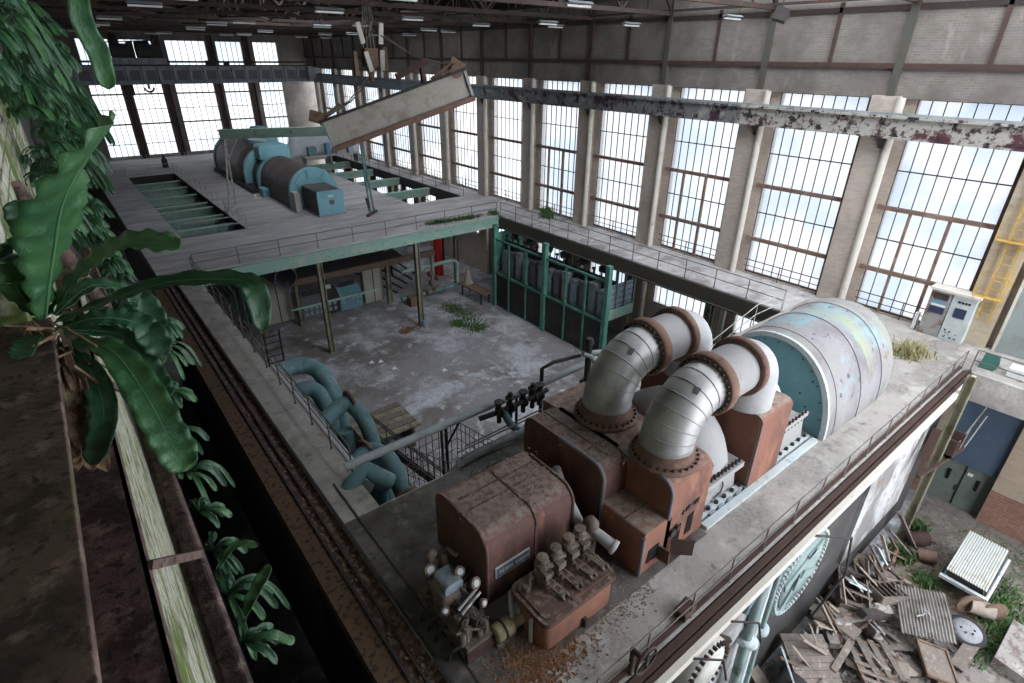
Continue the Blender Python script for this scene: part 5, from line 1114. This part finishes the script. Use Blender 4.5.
for j in range(126):
    src = kinds[j % 6]
    o = src if j < 6 else src.copy()
    if j >= 6: C.objects.link(o)
    x = rn.uniform(10.5, 21.5); y = rn.uniform(.6, 3.5) if x < 19 else rn.uniform(1.9, 3.5)
    hp = .95 * math.exp(-((x - 16.5) / 4) ** 2 - ((y - 3.0) / 1.4) ** 2)
    o.location = (x, y, GZ + .05 + rn.uniform(.2, 1) * hp); o.rotation_euler = (rn.uniform(-.35, .35), rn.uniform(-.35, .35), rn.uniform(0, 6.3))
    lb_ = gl[src.name.split('.')[0]]; tag(o, lb_[0], lb_[1], lb_[2])
# poles and planks stacked against the island wall
for i in range(26):
    x = 13.0 + i * .35; o = MB().bar((x + rn.uniform(-.2, .2), 3.25 - rn.uniform(0, .2), -4.4 - rn.uniform(0, 1.2)), (x + rn.uniform(.8, 2.2), 2.6 + rn.uniform(-.2, .3), GZ + .2), rn.choice((.08, .14, .22)), .05).build('leaning_plank', rn.choice((m_wood, m_woodlt, m_woodbr, m_bluewhite)))
    tag(o, 'plank or pole leaning against the white island wall', 'plank', 'planks leaning on the island wall')
litter('heap_debris', m_rubble, 'small grey debris scattered through the scrap heap', 'debris', [(16.5, 2.2, 2.6, .9, GZ), (14, 2.4, 1.5, .6, GZ), (19, 1.2, 1.5, .8, GZ)], 1500, .05, .2)
litter('yard_leaves', m_deadleaf, 'brown leaves lying on the yard floor', 'leaves', [(23, 2.4, 1.2, .6, GZ), (22, .4, .8, .7, GZ)], 500, .05, .14)
grass('yard_plant', m_weed, 'bright green plant growing below the green yard doors', 'plant', [(23.0, 2.75, .25, .22, GZ)], 380, .4, .028, 1.0)
grass('door_plant', m_weed, 'small green plant on the pale floor before the yard doors', 'plant', [(25.4, 2.9, .16, .16, GZ)], 220, .4, .03, 1.0)
grass('yard_weeds', m_weed, 'green weeds growing along the right edge of the yard', 'weeds', [(22.3, -.9, .7, .35, GZ), (21.2, -.9, .6, .3, GZ), (23.6, -.6, .8, .25, GZ), (22.4, 1.6, .2, .2, GZ)], 2000, .26, .022, 1.0)
grass('yard_moss', m_weed, 'mossy growth over the floor between cart and red brick', 'moss', [(25.8, .9, .9, .6, GZ), (26.6, -.2, .8, .6, GZ)], 700, .06, .03, 1.5)

# ================================================================== LEFT FOREGROUND: GIRDERS AND FERNS
t = thing('near_girder', 'rusty crane girder running past the camera at lower left', 'girder', (-.35, 4, 9.4))
MB().box(-.74, -.2, .2, 2.9, 9.96, 10.0).box(-.45, -.4, .2, 2.9, 9.3, 9.96).build('girder_flange', m_girder, t, bevel=.004)
t = thing('middle_girder', 'rusty steel angle between the near girder and the mossy brick', 'girder', (-.2, 4, 9.2))
MB().box(-.345, -.15, .3, 13, 9.28, 9.30).box(-.165, -.15, .3, 13, 9.16, 9.3).build('angle', m_girder, t)
MB().bar((-.15, 2.0, 9.28), (.02, 2.28, 8.98), .035).build('tie_bar', m_girder, t)
MB().bar((-.15, 3.7, 9.28), (.02, 3.9, 8.98), .035).build('tie_bar', m_girder, t)
t = thing('crane_rail', 'dark rounded crane rail along the edge of the black pit', 'rail', (0, 4, 8.7))
MB().prism([(-.07, 8.74), (.04, 8.74), (.04, 8.86), (.025, 8.89), (-.055, 8.89), (-.07, 8.86)], 'y', .3, 33).build('rail_head', m_girder, t, bevel=.012)
MB().box(-.06, .05, .3, 33, 8.60, 8.74).build('rail_foot', m_black, t)

def frond_mesh(pts, w, wave, segs=26, seed=0, cup=.25, tipw=.15):
    """undulating strap frond; returns blade verts and faces, and the midrib path"""
    P = [V(p) for p in pts]; rn = random.Random(seed); frq = segs * 1.0
    def cat(tv):
        n = len(P) - 1; f = tv * n; i = min(int(f), n - 1); u = f - i
        p0, p1, p2, p3 = P[max(i - 1, 0)], P[i], P[i + 1], P[min(i + 2, n)]
        return .5 * ((2 * p1) + (p2 - p0) * u + (2 * p0 - 5 * p1 + 4 * p2 - p3) * u * u + (3 * p1 - p0 - 3 * p2 + p3) * u ** 3)
    cross = (-1, -.72, -.38, 0, .38, .72, 1); vs = []; mid = []; ph = rn.uniform(0, 6)
    for j in range(segs + 1):
        tv = j / segs; c = cat(tv); d = (cat(min(tv + .02, 1)) - cat(max(tv - .02, 0))).normalized()
        up = V((0, -.35, 1)) if abs(d.z) < .85 else V((0, -1, .25))
        s_ = d.cross(up).normalized(); n_ = s_.cross(d)
        ww = w * (.22 + .78 * math.sin(min(1, tv * 1.7) * PI / 2)) * (1 if tv < .8 else max(.06, math.sqrt(max(0, 1 - ((tv - .8) / .2) ** 2))))
        mid.append(c - n_ * .004)
        for q in cross:
            wv = wave * w * abs(q) ** 2 * math.sin(tv * frq + ph + (1.4 if q > 0 else 0)) + cup * ww * q * q
            vs.append(c + s_ * (q * ww * (1 + .035 * math.sin(tv * frq * .83 + ph * 2) * abs(q))) + n_ * wv)
    k = len(cross); fs = [(j * k + i, j * k + i + 1, (j + 1) * k + i + 1, (j + 1) * k + i) for j in range(segs) for i in range(k - 1)]
    return vs, fs, mid
def frond(par, pts, w, wave=.25, mat=m_leafA, seed=0, segs=26, rib=True, name='frond'):
    vs, fs, mid = frond_mesh(pts, w, wave, segs, seed)
    o = MB().add(vs, fs, True).build(name, mat, par)
    sd = o.modifiers.new('blade', 'SOLIDIFY'); sd.thickness = .003
    if rib: MB().tube([p + V((0, 0, .003)) for p in mid], [w * .06 * (1 - .75 * i / len(mid)) + .001 for i in range(len(mid))], 6).build('midrib', m_rib, o)
    return o
t = thing('birds_nest_fern', 'large strap-leaved fern sprouting from the near girder at left', 'fern', (-.21, 2.78, 9.99))
fr = [([(-.21, 2.734, 10.057), (-.103, 2.517, 10.355), (.001, 2.267, 10.614), (.162, 2.086, 10.821)], .165, m_leafA),
 ([(-.191, 2.742, 10.075), (-.028, 2.692, 10.231), (.142, 2.612, 10.331), (.293, 2.49, 10.312)], .085, m_leafA),
 ([(-.182, 2.728, 10.033), (.017, 2.605, 10.12), (.228, 2.509, 10.177), (.442, 2.373, 10.178), (.49, 2.295, 10.139), (.481, 2.256, 9.984)], .062, m_leafB),
 ([(-.183, 2.699, 9.955), (-.039, 2.537, 9.94), (.021, 2.314, 9.816), (.048, 2.175, 9.67), (.068, 2.103, 9.559)], .088, m_leafA),
 ([(-.192, 2.695, 9.946), (-.122, 2.512, 9.888), (-.122, 2.298, 9.791), (-.205, 2.213, 9.651)], .06, m_leafB),
 ([(-.173, 2.719, 10.007), (-.035, 2.679, 10.028), (.089, 2.656, 9.969), (.14, 2.596, 9.832)], .075, m_leafB),
 ([(-.23, 2.738, 10.074), (-.236, 2.599, 10.259), (-.208, 2.546, 10.385), (-.15, 2.475, 10.45)], .10, m_leafA),
 ([(-.24, 2.711, 9.999), (-.268, 2.583, 10.03), (-.30, 2.477, 10.01)], .05, m_leafB),
 ([(-.174, 2.737, 10.059), (-.014, 2.865, 10.111), (.129, 2.926, 9.984), (.166, 2.87, 9.84)], .07, m_leafB),
 ([(-.213, 2.745, 10.088), (-.165, 2.812, 10.306), (-.168, 2.852, 10.495)], .06, m_leafB),
 ([(-.206, 2.717, 10.008), (.01, 2.695, 9.929), (.067, 2.576, 9.782), (.085, 2.515, 9.663)], .07, m_leafB)]
for i, (p, w, mt) in enumerate(fr): frond(t, p, w * .78, .11, mt, i, 60)
b = MB(); rn = random.Random(9)
for i in range(60):
    q = V((-.215 + rn.gauss(0, .035), 2.7 + rn.gauss(0, .08), 9.97 + rn.gauss(0, .05))); b.bar(q, q + V((rn.uniform(-.08, .08), rn.uniform(-.12, .05), rn.uniform(-.12, .06))), rn.uniform(.006, .014))
b.build('root_mass', m_deadleaf, t)
for i in range(7):
    x = rn.uniform(-.24, -.17); q = [(x, 2.62, 9.95), (x - .01 + rn.uniform(-.03, .04), 2.42, 9.86), (x + rn.uniform(-.05, .03), 2.25, 9.70 - .02 * i)]
    frond(t, q, .03, .35, m_deadleaf, 40 + i, 14, False, 'dead_frond')
t = thing('hanging_frond', 'single green frond hanging down from the top edge at left', 'fern', (.143, 1.581, 11.3))
frond(t, [(.135, 1.58, 11.30), (.134, 1.585, 11.14), (.124, 1.591, 11.06), (.136, 1.594, 11.0), (.134, 1.593, 10.93)], .02, .15, m_leafA, 77, 30)
# fern clumps along wall: four clump kinds, then copies
rn = random.Random(12)
def clump(name, label, n, L, w, hang, seed, mats):
    rr = random.Random(seed); t = thing(name, label, 'fern', (0, 0, 0))
    for i in range(n):
        a = rr.uniform(-.5, 3.6) - PI / 2 + .4; l = L * rr.uniform(.6, 1.1); e = rr.uniform(-.2, .8)
        dx, dy = math.cos(a) * .8, math.sin(a)
        p = [(0, 0, 0), (dx * l * .35, dy * l * .35, l * .25 * e), (dx * l * .7, dy * l * .7, l * (.3 * e - hang * .35)), (dx * l * .9, dy * l * .9, l * (.2 * e - hang))]
        frond(t, p, w * rr.uniform(.7, 1.15), .25, rr.choice(mats), seed * 50 + i, 14, False)
    return t
K = [clump('wall_fern', 'x', 11, .42, .03, .55, 1, (m_leafB, m_leafB, m_leafA)), clump('wall_fern', 'x', 12, .5, .026, .85, 2, (m_leafB, m_leafB, m_leafA)), clump('wall_fern', 'x', 10, .36, .034, .4, 3, (m_leafA, m_leafA, m_leafB))]
top_raw = [((.0, 3.9, 11.16), 1.2), ((.1, 4.45, 11.22), 1.3), ((.16, 4.9, 11.15), 1.4), ((.0, 4.4, 11.05), 1.2), ((-.1, 4.0, 11.0), 1.1), ((.06, 5.0, 10.98), 1.4), ((.16, 5.9, 10.95), 1.6), ((.1, 5.9, 10.74), 1.6), ((.3, 6.9, 10.78), 1.7), ((.4, 7.9, 10.55), 1.8), ((.2, 6.9, 10.48), 1.7), ((.1, 7.4, 10.12), 1.7), ((.32, 7.9, 10.04), 1.7), ((.12, 7.8, 9.65), 1.6), ((.3, 8.8, 9.25), 1.7), ((.0, 6.85, 9.6), 1.4), ((.25, 8.7, 8.85), 1.7), ((.35, 8.6, 8.4), 1.5), ((.35, 8.4, 8.0), 1.5), ((.3, 6.0, 11.2), 1.5)]
top_raw = [q for i, q in enumerate(top_raw) if i not in (3, 4)]
top = [((p[0] - .12, p[1], p[2]), q * .42) for p, q in top_raw]
for p, q in top_raw * 3: top += [((p[0] - .13 - .08 * rn.random(), p[1] + rn.uniform(-.5, .5), p[2] + rn.uniform(-.22, .22)), q * rn.uniform(.32, .5))]
tl = 'dark green fern clump hanging in the mass at the upper left wall'
low = [((.33, 5.86, 8.7), 1.1, 'fern clump farthest along the crane rail row, below the big fern'), ((.28, 5.19, 8.7), 1.0, 'fern clump second farthest along the crane rail row'), ((.18, 4.43, 8.7), 1.0, 'fern clump third farthest along the crane rail row'), ((.14, 3.83, 8.68), .9, 'fern clump fourth farthest along the crane rail row'), ((.11, 3.34, 8.68), .9, 'fern clump in the middle of the crane rail row'), ((.09, 2.95, 8.68), .8, 'fern clump just nearer than the middle of the crane rail row'), ((.08, 2.6, 8.68), .8, 'fern clump third nearest along the crane rail row'), ((.07, 2.28, 8.66), 1.0, 'fern clump with long fronds second nearest along the crane rail row'), ((.06, 1.98, 8.66), .9, 'fern clump nearest the bottom edge along the crane rail row')]
used = set()
def put(ki, loc, sc, label, rz, grp=None):
    s_ = K[ki]
    if ki in used: o = dup(s_, loc, (0, 0, rz), label, sc)
    else: used.add(ki); o = s_; o.location = loc; o.rotation_euler = (0, 0, rz); o.scale = (sc,) * 3; o['label'] = label
    if grp: o['group'] = grp
    elif 'group' in o: del o['group']
    return o
for i, (p, s_, la) in enumerate(low): put(i % 3, p, s_ * .62, la, rn.uniform(-.3, .3) + .3)
for i, (p, s_) in enumerate(top): put(i % 3, p, s_, tl, rn.uniform(-.9, .9), 'ferns massed on the upper left wall')
t = thing('long_frond_fern', 'fern with one long upright frond over the black pit near the bottom', 'fern', (.06, 2.2, 8.68))
frond(t, [(.06, 2.1, 8.62), (.16, 2.15, 8.72), (.27, 2.2, 8.80)], .028, .25, m_leafA, 61, 24); frond(t, [(.05, 2.45, 8.66), (.17, 2.5, 8.74), (.27, 2.45, 8.72)], .02, .2, m_leafA, 62, 20)
frond(t, [(.05, 2.0, 8.62), (.16, 1.95, 8.66), (.25, 1.9, 8.58)], .02, .3, m_leafA, 63, 20)
tag(MB().tube([(-.28, 5.2, 10.2), (-.05, 5.0, 9.4), (.02, 4.9, 9.0)], .05, 8).build('old_branch', m_girder), 'brown stem running down the wall under the upper ferns', 'stem')

# ================================================================== LIGHT AND CAMERA
w = bpy.data.worlds.new('overcast'); bpy.context.scene.world = w; w.use_nodes = True
nt = w.node_tree; N = nt.nodes; L = nt.links; bg = N['Background']
tc = N.new('ShaderNodeTexCoord'); nz = N.new('ShaderNodeTexNoise'); nz.inputs['Scale'].default_value = 11; nz.inputs['Detail'].default_value = 6
L.new(tc.outputs['Generated'], nz.inputs['Vector'])
rp = N.new('ShaderNodeValToRGB'); rp.color_ramp.elements[0].position = .40; rp.color_ramp.elements[1].position = .54
rp.color_ramp.elements[0].color = (.52, .66, .86, 1); rp.color_ramp.elements[1].color = (1, .985, .955, 1)
L.new(nz.outputs[0], rp.inputs[0]); L.new(rp.outputs[0], bg.inputs['Color']); bg.inputs['Strength'].default_value = 6.5
def portal(loc, rot, sx, sy):
    ld = bpy.data.lights.new('daylight_portal', 'AREA'); ld.shape = 'RECTANGLE'; ld.size = sx; ld.size_y = sy; ld.cycles.is_portal = True
    o = bpy.data.objects.new('daylight_portal', ld); C.objects.link(o); o.location = loc; o.rotation_euler = rot
portal((29.98, 34, 2.7), (0, PI / 2, 0), 14, 94)            # right windows
portal((15, YF + .35, 6), (-PI / 2, 0, 0), 24, 13)          # far windows
portal((14.5, -12.2, 4.5), (PI / 2, 0, 0), 30, 24)          # unseen near end, left open to let in more daylight
portal((23.5, 4, 17.3), (0, 0, 0), 10, 32)                  # added unseen roof opening, brightens the near bays
portal((17, 46, 17.3), (0, 0, 0), 6, 12)                      # added unseen roof opening to lighten the far deck
sd = bpy.data.lights.new('soft_fill_sun', 'SUN'); sd.energy = .9; sd.angle = .6  # added fill light through the near opening, under an overcast sky
so = bpy.data.objects.new('soft_fill_sun', sd); C.objects.link(so); so.rotation_euler = (math.radians(40), math.radians(8), 0)
cam = bpy.data.cameras.new('camera'); co = bpy.data.objects.new('camera', cam); C.objects.link(co)
cam.sensor_width = 36; cam.lens = 553.68 / 1024 * 36; cam.clip_start = .05; cam.clip_end = 400
a, b_, g_ = [math.radians(q) for q in (38.66116, 27.16398, -.56627)]
f = V((math.sin(a) * math.cos(b_), math.cos(a) * math.cos(b_), -math.sin(b_))); r = V((math.cos(a), -math.sin(a), 0)); dn = f.cross(r)
r2 = r * math.cos(g_) + dn * math.sin(g_); d2 = dn * math.cos(g_) - r * math.sin(g_)
co.matrix_world = Matrix((r2, -d2, -f)).transposed().to_4x4(); co.location = (0, 0, 11)
sc = bpy.context.scene; sc.camera = co
sc.view_settings.view_transform = 'Standard'; sc.view_settings.look = 'None'; sc.view_settings.gamma = 1; sc.view_settings.use_curve_mapping = False
sc.view_settings.exposure = 0.0
sc.cycles.use_denoising = True; sc.cycles.max_bounces = 6; sc.cycles.diffuse_bounces = 4; sc.cycles.transparent_max_bounces = 8
sc.cycles.caustics_reflective = False; sc.cycles.caustics_refractive = False
